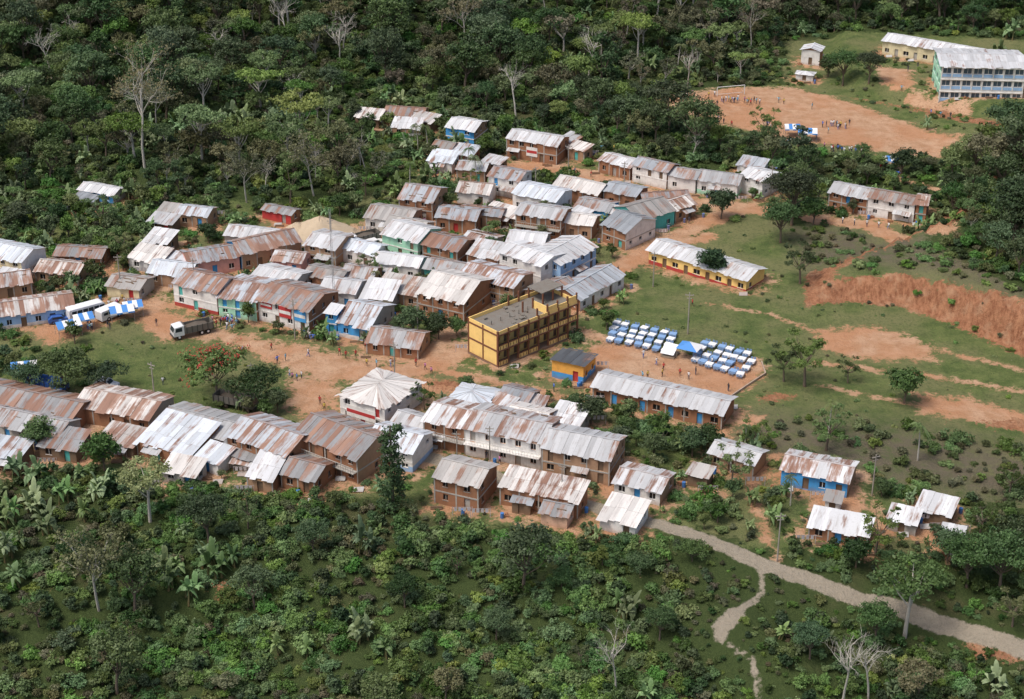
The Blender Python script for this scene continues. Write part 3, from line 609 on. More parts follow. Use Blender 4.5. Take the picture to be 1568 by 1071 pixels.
def banana(name,seed,stems=4,hh=3.4):
    r=random.Random(seed); mb=MB()
    for s in range(stems):
        b=Vector((r.uniform(-1.6,1.6),r.uniform(-1.6,1.6),0)) if s else Vector((0,0,0)); h=hh*r.uniform(.6,1.1)
        tp=b+Vector((r.uniform(-.2,.2),r.uniform(-.2,.2),h*.6)); mb.tube([b-Vector((0,0,.4)),tp],[.15,.09],0,6)
        for k in range(8):
            a=6.283*k/8+r.uniform(-.5,.5); L=h*r.uniform(.42,.78); up=r.uniform(.4,2.1); w=L*.14; d=Vector((math.cos(a),math.sin(a),0)); sd=Vector((-d.y,d.x,0))+Vector((0,0,r.uniform(-.5,.5))); pr=None
            tt=r.uniform(.1,1)
            for q in range(6):
                t=q/5; p=tp+d*L*t*(.9-.27*up)+Vector((0,0,L*(up*t-1.05*t*t)*.85)); ww=w*math.sin(math.pi*min(.97,.12+t*.85))*r.uniform(.85,1.25)
                e=(p-sd*ww-Vector((0,0,ww*.4)),p,p+sd*ww-Vector((0,0,ww*.4)))
                if pr: mb.face([pr[0],pr[1],e[1],e[0]],1,tt); mb.face([pr[1],pr[2],e[2],e[1]],1,min(1,tt*.8+r.uniform(0,.2)))
                pr=e
    return mb.mesh(name,[paint('banana_stem',(.14,.15,.06)),L_BAN])
def palm(name,seed,h=7):
    r=random.Random(seed); mb=MB(); tp=Vector((.5,.2,h)); mb.tube([(0,0,-.5),(.05,0,h*.4),(.25,.1,h*.75),tp],[.17,.13,.11,.10],0,7)
    for k in range(14):
        a=6.283*k/14*2.4+r.uniform(-.3,.3); L=r.uniform(1.9,2.9); up=r.uniform(-.1,1.3); d=Vector((math.cos(a),math.sin(a),0)); sd=Vector((-d.y,d.x,0))
        for q in range(14):
            t=(q+1)/14; p=tp+d*L*t*(.85-.2*abs(up))+Vector((0,0,L*(up*t-1.3*t*t)*.75)); l=.55*math.sin(math.pi*(.15+.75*t))
            for s in(-1,1):
                e=p+sd*s*l+d*.3-Vector((0,0,l*.7)); mb.face([p-d*.07,p+d*.07,e],1,r.uniform(.1,.8))
            if q: mb.face([pp-sd*.03,pp+sd*.03,p+sd*.03,p-sd*.03],1,.4)
            pp=p
    return mb.mesh(name,[PALE,L_MID])
def bare(name,seed,h=14,leaf=False,slim=False):
    r=random.Random(seed); mb=MB()
    def br(p,d,L,rad,lv):
        pts=[p]; q=p
        for i in range(3):
            d=(d+rv(r)*.16).normalized(); q=q+d*L/3; pts.append(q)
        mb.tube(pts,[rad,rad*.85,rad*.7,rad*.55],0,6 if lv<2 else 4)
        if lv>=4:
            if leaf: leaves(mb,q,.8,9,.25,r,1,.5)
            return
        for i in range(3 if lv else 6):
            k=pts[r.choice([1,2,3])] if lv else pts[3]*1.0-(pts[3]-pts[2])*r.uniform(0,1.2)
            nd=(d+rv(r)*.85+Vector((0,0,.15))).normalized(); br(k,nd,L*(.33 if lv==0 else .66)*r.uniform(.8,1.15),rad*.5 if lv else rad*.4,lv+1)
    br(Vector((0,0,-.5)),Vector((0,0,1)),h*.68,.013*h*(.9 if slim else 1.2),0)
    return mb.mesh(name,[PALE,L_OLV])
def column(name,seed,h=15):
    r=random.Random(seed); mb=MB(); mb.tube([(0,0,-.5),(0,0,h*.95)],[.3,.12],0,6)
    bl=[(Vector((r.uniform(-.4,.4),r.uniform(-.4,.4),h*(.08+.09*i))),1.9*(1-.045*i)*r.uniform(.85,1.15)) for i in range(10)]
    crown(mb,bl,r,15,30,.22,1,1.0); return mb.mesh(name,[BARK,L_DRK])
LIB=[('v00_broad_tree',tree('broad_tree',1,10,4.6,10,L_MID,size=.3,nl=26)),('v01_oval_tree',tree('oval_tree',2,12,3.6,9,L_DRK,kind='oval',size=.3)),
('v02_umbrella_tree',tree('umbrella_tree',3,11,5.2,10,L_LGT,kind='umb',size=.28,bark=PALE)),('v03_round_tree',tree('round_tree',4,6.5,3.2,7,L_DRK,kind='round',size=.28)),
('v04_airy_tree',tree('airy_tree',5,9,3.8,11,L_OLV,kind='airy',size=.26,nl=14,bark=PALE)),('v05_broad_tree',tree('broad_tree2',6,9,4.2,9,L_LGT,size=.28,nl=26)),
('v06_bush',bush('bush',7,2.8,1.9,L_MID,size=.22)),('v07_bush',bush('bush2',8,2.0,1.7,L_LGT,size=.2)),('v08_bush',bush('bush3',9,3.4,1.6,L_DRK,size=.22)),
('v09_banana',banana('banana_clump',10)),('v10_palm',palm('palm',11)),('v11_bare_tree',bare('bare_tree',12,13)),
('v12_creeper',bush('creeper_mound',13,1.8,2.6,L_VIN,size=.24,nb=7,ncl=9,nl=24)),('v13_scrub',bush('scrub_bush',14,1.8,1.3,L_OLV,size=.16,nl=18)),
('v14_broad_tree',tree('broad_tree3',15,13,5.6,12,L_DRK,size=.32,nl=26)),('v15_small_tree',tree('small_tree',16,5.5,2.4,6,L_MID,kind='round',size=.24)),('v16_banana',banana('banana_clump2',17,2,3.8)),
('v17_olive_tree',tree('olive_tree',18,9,4.0,9,L_OLV,size=.27)),('v18_vine_mound',bush('vine_mound',19,2.6,2.4,L_VIN,size=.2,nb=6,ncl=10,nl=24))]
col=bpy.data.collections.new('vegetation_library')
for n,me in LIB: col.objects.link(bpy.data.objects.new(n,me))
LM=[me for n,me in LIB]
FLAME=tree('flame_tree',31,8.5,4.8,12,L_MID,kind='broad',extra=L_RED,size=.26,nl=30); WIDE=tree('wide_tree',32,7.5,5.0,12,L_DRK,kind='broad',size=.25,ncl=11,nl=28)
COL=column('vine_column',33); B1=bare('b1',34,26,True,True); B2=bare('b2',35,14); B3=bare('b3',36,13,True); GT=tree('gt',37,10,4.2,13,L_MID,kind='airy',size=.22,nl=20,ncl=8)
DK=tree('dk',38,7,3.4,10,L_DRK,kind='round',size=.25,ncl=12); BIG=tree('big',39,13,6.0,16,L_DRK,size=.28,ncl=11,nl=28)
NAMED=[]
def put(name,me,u,v,s):
    p=site(u,v); NAMED.append((name,me,p,s))
put('flame_tree',FLAME,333,612,1.12); put('broadleaf_tree',WIDE,392,622,.9); put('broadleaf_tree',WIDE,104,602,.98); put('broadleaf_tree',WIDE,45,598,.7); put('broadleaf_tree',WIDE,160,598,.7); put('broadleaf_tree',DK,425,632,.7)
put('vine_covered_tree',COL,602,782,1.05)
put('broadleaf_tree',DK,1090,428,1.05); put('broadleaf_tree',BIG,1212,345,.95); put('broadleaf_tree',BIG,1195,372,.7); put('broadleaf_tree',DK,1245,345,1.0)
put('slender_tree',GT,1232,592,1.05); put('slender_tree',GT,1200,585,.7); put('broadleaf_tree',DK,1384,618,1.08); put('slender_tree',GT,1298,586,.5); put('slender_tree',GT,1225,435,.85); put('broadleaf_tree',DK,1104,336,1.1)
put('broadleaf_tree',DK,1380,268,1.0); put('slender_tree',GT,1172,222,.9); put('slender_tree',GT,1265,690,.8); put('palm_tree',LM[10],1405,705,.95); put('palm_tree',LM[10],1268,668,.85)
for u,v,s in [(632,516,1.0),(672,520,.8),(610,512,.6),(700,515,.6)]: put('broadleaf_tree',DK,u,v,s)
for u,v,s in [(655,232,.9),(640,228,.8),(730,280,.9),(628,285,.8),(745,380,.7),(716,262,.8),(575,445,.6),(1140,690,.7),(1210,775,.7),(905,395,.6)]: put('palm_tree',LM[10],u,v,s)
for u,v,s in [(750,388,.9),(610,432,.9),(655,430,.8),(585,428,.9),(330,205,1.7),(308,212,1.6),(400,214,1.6),(440,218,1.5),(460,208,1.5),(280,210,1.5),(355,218,1.5),(380,205,1.5),(420,200,1.6),(490,215,1.4),(370,192,1.5),(345,190,1.5),(430,188,1.4),(260,222,1.3),(880,112,1.6),(862,118,1.4),(905,118,1.4),(150,450,.9),(700,230,1),(115,460,.9),(25,800,1.25),(60,790,1.25),(95,765,1.2),(15,850,1.3),(30,900,1.2),(5,770,1.3),(340,885,1.3),(258,905,1.3),(285,915,1.1),(545,990,1.2),(590,1005,1.1),(470,1010,1.0),(1150,690,.9),(1180,800,1),(1160,700,.8),(130,800,1.1),(150,770,1.2),(1000,190,1.2),(960,195,1.1),(1520,90,1.3),(1420,200,1.0),(1540,60,1.4),(430,1000,1.0),(45,745,1.2),(20,730,1.2),(75,820,1.2),(320,860,1.2),(360,870,1.1),(565,975,1.1),(1500,240,1.2),(1530,190,1.2),(1150,770,.9),(1205,760,.8),(660,275,.9),(700,262,.8),(270,880,1.2),(240,880,1.1),(10,810,1.2)]: put('banana_plant',LM[9 if R.random()<.6 else 16],u,v,s)
put('bare_tree',B1,222,262,1.1); put('bare_tree',B2,790,178,1.1); put('bare_tree',B2,900,126,1.2); put('bare_tree',B3,481,300,1.1); put('bare_tree',B3,378,310,.95); put('bare_tree',B3,152,935,1.1); put('bare_tree',B2,1290,1075,.9); put('bare_tree',B2,1052,140,.9); put('bare_tree',B1,1150,75,.5); put('bare_tree',B2,520,110,1.1); put('bare_tree',B3,710,80,1.2); put('bare_tree',B2,80,120,1.1); put('bare_tree',B2,1330,1070,.8); put('bare_tree',B3,240,200,1.0)
put('umbrella_tree',LM[2],1385,975,1.05); put('umbrella_tree',LM[2],230,800,.9); put('broadleaf_tree',BIG,320,830,.62); put('broadleaf_tree',BIG,1290,132,.75); put('broadleaf_tree',BIG,1330,128,.65); put('broadleaf_tree',DK,1268,118,.9)
put('broadleaf_tree',DK,880,640,.65); put('broadleaf_tree',DK,960,668,.6); put('broadleaf_tree',GT,1010,690,.5); put('broadleaf_tree',DK,715,600,.5); put('slender_tree',GT,650,628,.5); put('broadleaf_tree',DK,160,720,1.05); put('broadleaf_tree',DK,1060,700,.8); put('slender_tree',GT,560,300,.7); put('broadleaf_tree',DK,520,330,.8); put('slender_tree',GT,445,312,.9)
for u,v,s in [(905,650,.8),(945,690,.7),(1000,705,.8),(1085,690,.7),(1120,745,.7),(1160,690,.6),(1340,850,.8),(1310,870,.8),(1450,860,.9),(1350,760,.5),(30,350,.9),(90,345,.8),(160,350,.8),(320,372,.7),(190,395,.6),(60,690,.9),(755,395,.7),(560,430,.6),(930,300,.6),(860,285,.6),(720,300,.6)]: put('broadleaf_tree',DK if R.random()<.6 else GT,u,v,s)
for u,v,s in [(1530,905,.75),(1562,850,.8),(1480,900,.65),(1420,905,.55),(1550,960,.6),(1340,985,.5),(1500,820,.6),(1545,760,.6),(60,960,.5),(200,990,.45),(700,880,.4),(860,900,.4),(980,880,.45),(480,850,.45),(380,810,.55),(120,880,.5),(760,980,.4),(1010,980,.4),(1060,860,.45),(620,930,.4),(1240,1010,.45),(890,1020,.4)]: put('broadleaf_tree',R.choice([BIG,BIG,WIDE,GT]),u,v,s)
for n,me,p,s in NAMED: link(n,me,(p.x,p.y,p.z-.1),R.uniform(0,6.28),scale=s)
def nearest_named(x,y):
    d=np.full(x.shape,1e9)
    for n,me,p,s in NAMED: d=np.minimum(d,np.minimum(np.hypot(x-p.x,y-p.y),np.hypot(x-p.x,y-p.y+2.2)))
    return d
def scatter(name,pts,rot,scl,ix):
    me=bpy.data.meshes.new(name); me.from_pydata([tuple(p) for p in pts],[],[])
    a=me.attributes.new('rot','FLOAT_VECTOR','POINT'); a.data.foreach_set('vector',np.array(rot,np.float32).ravel())
    a=me.attributes.new('scl','FLOAT_VECTOR','POINT'); a.data.foreach_set('vector',np.array(scl,np.float32).ravel())
    a=me.attributes.new('idx','INT','POINT'); a.data.foreach_set('value',np.array(ix,np.int32))
    o=link(name,me); nt=bpy.data.node_groups.new(name,'GeometryNodeTree')
    nt.interface.new_socket('Geometry',in_out='INPUT',socket_type='NodeSocketGeometry'); nt.interface.new_socket('Geometry',in_out='OUTPUT',socket_type='NodeSocketGeometry')
    gi=nt.nodes.new('NodeGroupInput'); go=nt.nodes.new('NodeGroupOutput'); ip=nt.nodes.new('GeometryNodeInstanceOnPoints'); ci=nt.nodes.new('GeometryNodeCollectionInfo')
    ci.inputs['Collection'].default_value=col; ci.inputs['Separate Children'].default_value=True; ci.inputs['Reset Children'].default_value=True
    ip.inputs['Pick Instance'].default_value=True
    def na(n,t):
        q=nt.nodes.new('GeometryNodeInputNamedAttribute'); q.data_type=t; q.inputs['Name'].default_value=n; return [s for s in q.outputs if s.enabled][0]
    nt.links.new(gi.outputs[0],ip.inputs['Points']); nt.links.new(ci.outputs[0],ip.inputs['Instance']); nt.links.new(na('idx','INT'),ip.inputs['Instance Index'])
    nt.links.new(na('rot','FLOAT_VECTOR'),ip.inputs['Rotation']); nt.links.new(na('scl','FLOAT_VECTOR'),ip.inputs['Scale']); nt.links.new(ip.outputs[0],go.inputs[0])
    o.modifiers.new('scatter','NODES').node_group=nt
def grid(x0,x1,y0,y1,s):
    gx,gy=np.meshgrid(np.arange(x0,x1,s),np.arange(y0,y1,s)); gx=gx+NR.uniform(-.48,.48,gx.shape)*s; gy=gy+NR.uniform(-.48,.48,gy.shape)*s
    gx,gy=gx.ravel(),gy.ravel(); k=np.abs(gx)<.31*gy+28; return gx[k],gy[k]
def clearsd(x,y):
    d=np.full(x.shape,1e9)
    for p in CLEAR: d=np.minimum(d,sdpoly(p,x,y))
    return d
def px(x,y):
    dz=height(x,y)-CZ; f=y*cT-dz*sT; up=y*sT+dz*cT; return CX+F*x/f, CY-F*up/f
def run(name,gx,gy,fn,tilt=.06,nrad=2.2,groad=1.0):
    cs=clearsd(gx,gy); dmk=dirtmask(gx,gy); gs=np.minimum(gravsd(gx,gy),gravsd(gx,gy+groad*.7)); f=footsd(gx,gy); h=height(gx,gy); U,Vv=px(gx,gy); nn=nearest_named(gx,gy)
    P=[];Ro=[];Sc=[];Ix=[]
    for i in range(len(gx)):
        if dmk[i]>.3 or f[i]<.8 or nn[i]<nrad or gs[i]<groad: continue
        r=fn(gx[i],gy[i],cs[i],f[i],U[i],Vv[i],dmk[i])
        if r is None: continue
        ix,s=r
        if gs[i]<3.5 and nrad<3: s*=.6
        P.append((gx[i],gy[i],h[i]-.1)); Ro.append((R.uniform(-tilt,tilt),R.uniform(-tilt,tilt),R.uniform(0,6.28))); z=s*R.uniform(.85,1.2); Sc.append((s,s,z)); Ix.append(ix)
    scatter(name,P,Ro,Sc,Ix); return len(P)
def species(x,y): return math.sin(x*.06+2)+math.sin(y*.05+x*.02)+R.uniform(-1,1)
def ftree(x,y,cs,f,u,v,d):
    if d>.02 or f<3.5 or cs<3: return None
    s=1.0
    if v>700:
        if cs<8: 
            return (15,R.uniform(.45,.75)) if R.random()<.3 else None
        p=.10
        if u<430 and v<930: p=.42; s=.9
        elif u>1230 and v>820 and v<1040: p=.5
        elif u<200: p=.2
        if R.random()>p: return None
        s*=.66
    else:
        if R.random()<.2: return None
        if cs<10: s=.6
    q=species(x,y)
    ix=R.choice([0,14,5,17] if q>.6 else [1,3,0,14,15] if q>-.6 else [4,2,0,17,3])
    if R.random()<.035: ix=11
    if R.random()<.008: ix=10
    return ix,s*R.uniform(.6,1.2)
gx,gy=grid(-205,205,165,560,5.2); n1=run('jungle_trees',gx,gy,ftree,nrad=4.5,groad=6)
def fbush(x,y,cs,f,u,v,d):
    if cs<.4: return None
    if v>760 and R.random()<.35: return None
    q=species(x,y); 
    ix=R.choice([6,8,8,12] if q>.5 else [7,18,6,13] if q>-.7 else [13,6,7,8]); s=R.uniform(.7,1.3)
    if R.random()<.03+.08*(math.sin(x*.11)+math.sin(y*.09+1)>1.2): ix=R.choice([9,16]); s=R.uniform(.8,1.3)
    if v>700: s*=.85
    if cs<3: s*=.75
    return ix,s
gx,gy=grid(-185,185,165,550,2.9); n2=run('jungle_undergrowth',gx,gy,fbush,.15)
def fth(x,y,cs,f,u,v,d):
    if cs<.2 or v<690: return None
    q=math.sin(x*.13+1)+math.sin(y*.17+x*.05)+R.uniform(-.8,.8)
    ix=R.choice([18,12,18,8,7] if q>.3 else [7,6,18,8] if q>-.8 else [6,8,13,13])
    return ix,R.uniform(.3,1.0)*R.uniform(.75,1)
gx,gy=grid(-100,100,165,262,1.7); n2b=run('foreground_thicket',gx,gy,fth,.25,nrad=1.3,groad=.4)
def vfill(x,y,cs,f,u,v,d):
    if cs>0 or d>.25: return None
    a=(np.array([x]),np.array([y]))
    inF=float(sdpoly(FOOT,*a)[0])<0
    inG=min(float(sdpoly(GRASSP,*a)[0]),float(sdpoly(GREEN,*a)[0]))<0
    b=float(-sdpoly(BANK,*a)[0])
    if -1<b<7.5 and x>55: return (R.choice([13,7]),R.uniform(.2,.6)) if R.random()<.16 else None
    scb=float(sdpoly(SCRUB,*a)[0])<0 or float(sdpoly(SCRUB2,*a)[0])<0 or (b>7.5 and x>55)
    if scb: return (R.choice([13,13,7,6,12]),R.uniform(.35,.95)) if R.random()<.7 else None
    if inF: return (R.choice([13,7,6,7]),R.uniform(.2,.7)) if R.random()<.5 and u<1480 else None
    if inG: 
        return (R.choice([13,7,7]),R.uniform(.10,.38)) if R.random()<.22 else None
    dense=(u>800 and v>612) or (u<260 and v<450) or (v<300 and u<900)
    if R.random()<(.85 if dense else .65):
        ix=R.choice([6,7,8,13,9,15,12]); s=R.uniform(.4,.9)
        if dense: s*=1.3
        if v>560 and f<4: s*=.55
        return ix,s
gx,gy=grid(-150,150,215,445,2.3); n3=run('village_shrubs',gx,gy,vfill,nrad=1.0,groad=.3)
print('veg',n1,n2,n2b,n3)
# ---------------------------------------------------------------- yard clutter
for kk,(mat,nm) in enumerate([(wallm('wd'),'timber_stack'),(paint('scrap_tin',(.45,.45,.44)),'scrap_sheets'),(paint('blue_plastic',(.06,.2,.5)),'water_barrels'),(wallm('br'),'brick_heap'),(paint('laundry',(.6,.55,.55)),'laundry')]):
    m=MB()
    for ox,oy,a,L,D in FOOTP:
        for q in range(R.choice([0,1,2])):
            c,s=math.cos(a),math.sin(a); lx=R.uniform(-1.5,L+1.5); ly=R.choice([-R.uniform(.7,2.0),D+R.uniform(.6,1.6)]); x=ox+lx*c-ly*s; y=oy+lx*s+ly*c
            if float(footsd(np.array([x]),np.array([y]))[0])<.4: continue
            z=float(height(x,y))
            if kk==0:
                for b in range(4): m.box(x-.9,x+.9,y-.3+b*.17,y-.18+b*.17,z,z+R.uniform(.15,.4))
            elif kk==1: m.face([(x-.8,y-.4,z+.1),(x+.8,y-.5,z+.15),(x+.9,y+.5,z+.5),(x-.7,y+.5,z+.4)])
            elif kk==2: m.cyl((x,y,z+.45),(0,0,1),.3,.9,0,10)
            elif kk==3:
                for b in range(6): px_,py_=x+R.uniform(-.5,.5),y+R.uniform(-.4,.4); m.box(px_,px_+.45,py_,py_+.3,z,z+R.uniform(.15,.5))
            else:
                m.tube([(x-1.5,y,z),(x-1.5,y,z+1.6)],[.04,.04],0,4); m.tube([(x+1.5,y,z),(x+1.5,y,z+1.6)],[.04,.04],0,4); m.tube([(x-1.5,y,z+1.55),(x+1.5,y,z+1.55)],[.015,.015],0,3)
                for b in range(4): w0=x-1.3+b*.68; m.face([(w0,y,z+1.55),(w0+.5,y,z+1.55),(w0+.48,y+.05,z+.8),(w0+.03,y-.04,z+.85)])
    link(nm,m.mesh(nm,[mat]))
# ---------------------------------------------------------------- people
def person_mesh(name,pose,shirt,pants,skin=(.16,.085,.05)):
    J={'pel':(0,0,.92),'ch':(0,0,1.2),'nk':(0,0,1.42),'hd':(0,.02,1.56),'tp':(0,.01,1.64),
       'ls':(.17,0,1.36),'rs':(-.17,0,1.36),'lh':(.09,0,.88),'rh':(-.09,0,.88)}
    w=.22 if pose=='walk' else .0; a=.12 if pose!='arms' else .5
    J.update(lk=(.10,w*.7,.48),la=(.10,w*.5,.08),lt=(.10,w*.5+.14,.04),rk=(-.10,-w*.2,.48),ra=(-.10,-w*1.5,.10),rt=(-.10,-w*1.5+.13,.04),
      le=(.17+a*.6,-w*.6,1.1 if pose!='arms' else 1.25),lw=(.19+a*.8,-w*.4+.08,.86 if pose!='arms' else 1.4),re=(-.17-a*.6,w*.6,1.1),rw=(-.19-a*.5,w*.8+.08,.86))
    J['lf']=tuple(Vector(J['lw'])+Vector((.0,.03,-.12 if pose!='arms' else .12))); J['rf']=tuple(Vector(J['rw'])+Vector((0,.03,-.12)))
    rr=dict(pel=.13,ch=.14,nk=.055,hd=.10,tp=.07,ls=.07,rs=.07,lh=.09,rh=.09,lk=.06,rk=.06,la=.04,ra=.04,lt=.035,rt=.035,le=.042,re=.042,lw=.03,rw=.03,lf=.025,rf=.025)
    E=[('pel','ch'),('ch','nk'),('nk','hd'),('hd','tp'),('ch','ls'),('ch','rs'),('ls','le'),('le','lw'),('lw','lf'),('rs','re'),('re','rw'),('rw','rf'),('pel','lh'),('pel','rh'),('lh','lk'),('lk','la'),('la','lt'),('rh','rk'),('rk','ra'),('ra','rt')]
    ks=list(J); me=bpy.data.meshes.new('p'); me.from_pydata([J[k] for k in ks],[(ks.index(a_),ks.index(b_)) for a_,b_ in E],[])
    o=link('tmp',me); o.modifiers.new('s','SKIN'); sv=me.skin_vertices[0].data
    for i,k in enumerate(ks): sv[i].radius=(rr[k],rr[k]*.85); sv[i].use_root=(k=='pel')
    ss=o.modifiers.new('ss','SUBSURF'); ss.levels=1
    dg=bpy.context.evaluated_depsgraph_get(); m2=bpy.data.meshes.new_from_object(o.evaluated_get(dg)); bpy.data.objects.remove(o)
    m2.materials.clear()
    for n,c in (('shirt',shirt),('trousers',pants),('skin',skin),('hair',(.012,.01,.01))): m2.materials.append(paint(n,c,.8,.05))
    for p in m2.polygons:
        c=p.center; p.use_smooth=True
        if c.z>1.56 or (c.z>1.47 and c.y<-.02): p.material_index=3
        elif c.z>1.42: p.material_index=2
        elif abs(c.x)>.2 and c.z<1.15 and c.z>.6: p.material_index=2
        elif c.z>.9: p.material_index=0
        elif c.z<.09: p.material_index=3
        elif c.z<.5 and pants[2]<.05: p.material_index=2
        else: p.material_index=1
    return m2
PM=[]
for i,(s,p) in enumerate([((.75,.75,.75),(.03,.04,.1)),((.5,.05,.05),(.03,.03,.04)),((.1,.2,.6),(.05,.05,.06)),((.75,.75,.75),(.12,.2,.5)),((.6,.45,.1),(.02,.02,.03)),((.05,.05,.06),(.1,.1,.14)),((.5,.2,.35),(.03,.03,.04)),((.2,.45,.6),(.25,.2,.15))]):
    PM.append(person_mesh('person',['stand','walk','arms','walk','stand'][i%5],s,p))
def person(u,v,k=None):
    p=site(u,v)
    if float(footsd(np.array([p.x]),np.array([p.y]))[0])<.4: return
    link('person',PM[R.randrange(len(PM)) if k is None else k],(p.x,p.y,p.z+.05),R.uniform(0,6.28),scale=R.uniform(.95,1.1))
for u,v in [(1046,150),(1052,149),(1060,147),(1085,150),(1094,149),(1105,157),(1118,158),(1130,155),(1140,158),(1150,160),(1158,160),(1163,161),(1192,158),(1200,160),(1243,168),(1265,195),(1272,194),(1280,195),(1287,196),(1294,198),(1268,205),(1092,180),(1100,184),(1108,190),(1088,176),(1120,195),(1180,200),(1175,196),(1230,208),(1250,215),(1262,228),(1275,232),(1283,232),(1292,236),(1300,234),(1310,236),(1348,262),(1360,268),(1375,272),(1382,276),(1290,343),(1308,346),(1327,348),(1345,350),(1360,352),(1382,355),(1400,356),
 (905,272),(880,268),(872,270),(912,230),(920,232),(928,228),(940,232),(448,582),(455,584),(462,580),(444,578),(520,545),(530,550),(475,520),(480,524),(350,492),(356,494),(362,496),(345,496),(338,500),(348,505),(356,508),(240,500),(180,470),(188,462),(250,590),(700,470),(705,478),(1005,560),(1065,575),(985,549),(1090,560),(1115,600),(930,490),(880,545),(888,550),(750,695),(745,705),(765,712),(600,580),(607,592),(490,620),(497,630),(560,536),(545,548),(1060,470),(905,455),(912,450),(940,425),(946,420),(1055,343),(1390,110),(1405,105),(1425,178),(1440,180),(1455,182),(1380,140),(920,598),(848,600),(870,470),(735,300),(650,345)]: person(u,v)
for u0,v0,n,sp_ in [(1120,160,14,24),(1280,197,8,12),(1290,234,10,22),(350,498,12,12),(130,505,12,18),(185,470,6,10),(1205,222,10,12),(1010,575,6,30),(620,570,6,40),(420,545,6,40)]:
    for _ in range(n): person(u0+R.gauss(0,sp_),v0+R.gauss(0,sp_*.18))
# ---------------------------------------------------------------- vehicles
TY=paint('tyre',(.02,.02,.02),.8,.1); GL2=paint('windscreen',(.03,.04,.05),.15,.02)
def wheels(m,xs_,w,r,mi):
    for x in xs_:
        for y in (-w/2,w/2): m.cyl((x,y,r),(0,1,0),r,.28,mi,14); m.cyl((x,y*1.15,r),(0,1,0),r*.45,.05,0,8)
def truck(cab,body,name='cargo_truck',load=True):
    m=MB(); m.prism([(5.6,.75),(7.6,.75),(7.65,1.5),(7.35,2.5),(5.9,2.65),(5.6,2.6)],-1.1,1.1,0)
    m.face([(7.66,-.95,1.55),(7.66,.95,1.55),(7.39,.95,2.4),(7.39,-.95,2.4)],2)
    for y in(-1.11,1.11): m.face([(6.0,y,1.6),(7.3,y,1.6),(7.15,y,2.35),(6.0,y,2.4)],2)
    m.box(7.6,7.75,-1.1,1.1,.5,.8,3); m.box(0,5.6,-.45,.45,.7,.95,3)
    m.box(0,5.45,-1.2,1.2,.97,1.1,1)
    for y in(-1.2,1.12): m.box(0,5.45,y,y+.08,1.1,2.25,1)
    m.box(0,.08,-1.12,1.12,1.1,2.25,1); m.box(5.35,5.45,-1.12,1.12,1.1,2.6,1)
    for i in range(6):
        for y in(-1.27,1.2): m.box(.1+i*1.0,.2+i*1.0,y,y+.07,1.0,2.35,3)
    if load: m.prism([(.3,1.12),(5.2,1.12),(4.6,1.75),(2.8,2.0),(.9,1.7)],-1.1,1.1,5)
    wheels(m,[1.1,2.3,6.6],1.9,.5,4)
    return m.mesh(name,[cab,body,GL2,paint('chassis',(.05,.05,.05)),TY,paint('load',(.12,.10,.08))])
def bus(c,L=7.5,h=2.7,name='minibus'):
    m=MB(); m.prism([(0,.4),(L-.1,.4),(L,1.2),(L-.5,h-.3),(L-.9,h),(.15,h),(0,h-.2)],-1.05,1.05,0)
    for y in(-1.06,1.06):
        x=.5
        while x<L-1.2: m.face([(x,y,1.4),(x+.95,y,1.4),(x+.95,y,h-.4),(x,y,h-.4)],1); x+=1.1
    m.face([(L-.02,-.95,1.25),(L-.02,.95,1.25),(L-.45,.95,h-.38),(L-.45,-.95,h-.38)],1); m.box(L-.05,L+.1,-1,1,.35,.6,2)
    wheels(m,[1.5,L-1.6],1.85,.42,3); return m.mesh(name,[c,GL2,paint('chassis',(.05,.05,.05)),TY])
def car(c,name='car'):
    m=MB(); m.prism([(0,.3),(4.2,.3),(4.25,.75),(3.9,.9),(3.1,.98),(2.55,1.45),(.75,1.48),(.1,1.0),(0,.8)],-.82,.82,0)
    for y in(-.83,.83): m.face([(.75,y,.98),(2.95,y,.98),(2.5,y,1.38),(.85,y,1.38)],1)
    m.face([(3.09,-.72,1.0),(3.09,.72,1.0),(2.6,.66,1.43),(2.6,-.66,1.43)],1)
    wheels(m,[.85,3.35],1.55,.32,2); return m.mesh(name,[c,GL2,TY])
VW=paint('vehicle_white',(.75,.75,.75),.3,.08); VB=paint('vehicle_blue',(.05,.13,.4),.3,.1); VG=paint('truck_body',(.16,.15,.13),.6,.3)
def veh(name,me,u1,v1,u2,v2):
    a=site(u1,v1); b=site(u2,v2); link(name,me,(a.x,a.y,a.z+.05),math.atan2(b.y-a.y,b.x-a.x))
T1=truck(VW,VG); T2=truck(VB,VB,load=False)
T3=truck(VG,VG)
veh('cargo_truck',T1,325,506,277,517); veh('cargo_truck',T3,332,618,372,626); veh('minibus',bus(VW),105,494,150,482); veh('minibus',bus(VW,5.5,2.3,'van'),152,494,182,482); veh('cargo_truck',T1,580,368,555,374)
veh('parked_car',car(VB),74,496,100,492); veh('parked_car',car(VW),560,380,585,374); veh('parked_car',car(VW),148,590,168,594); veh('cargo_truck',T2,45,592,80,599)
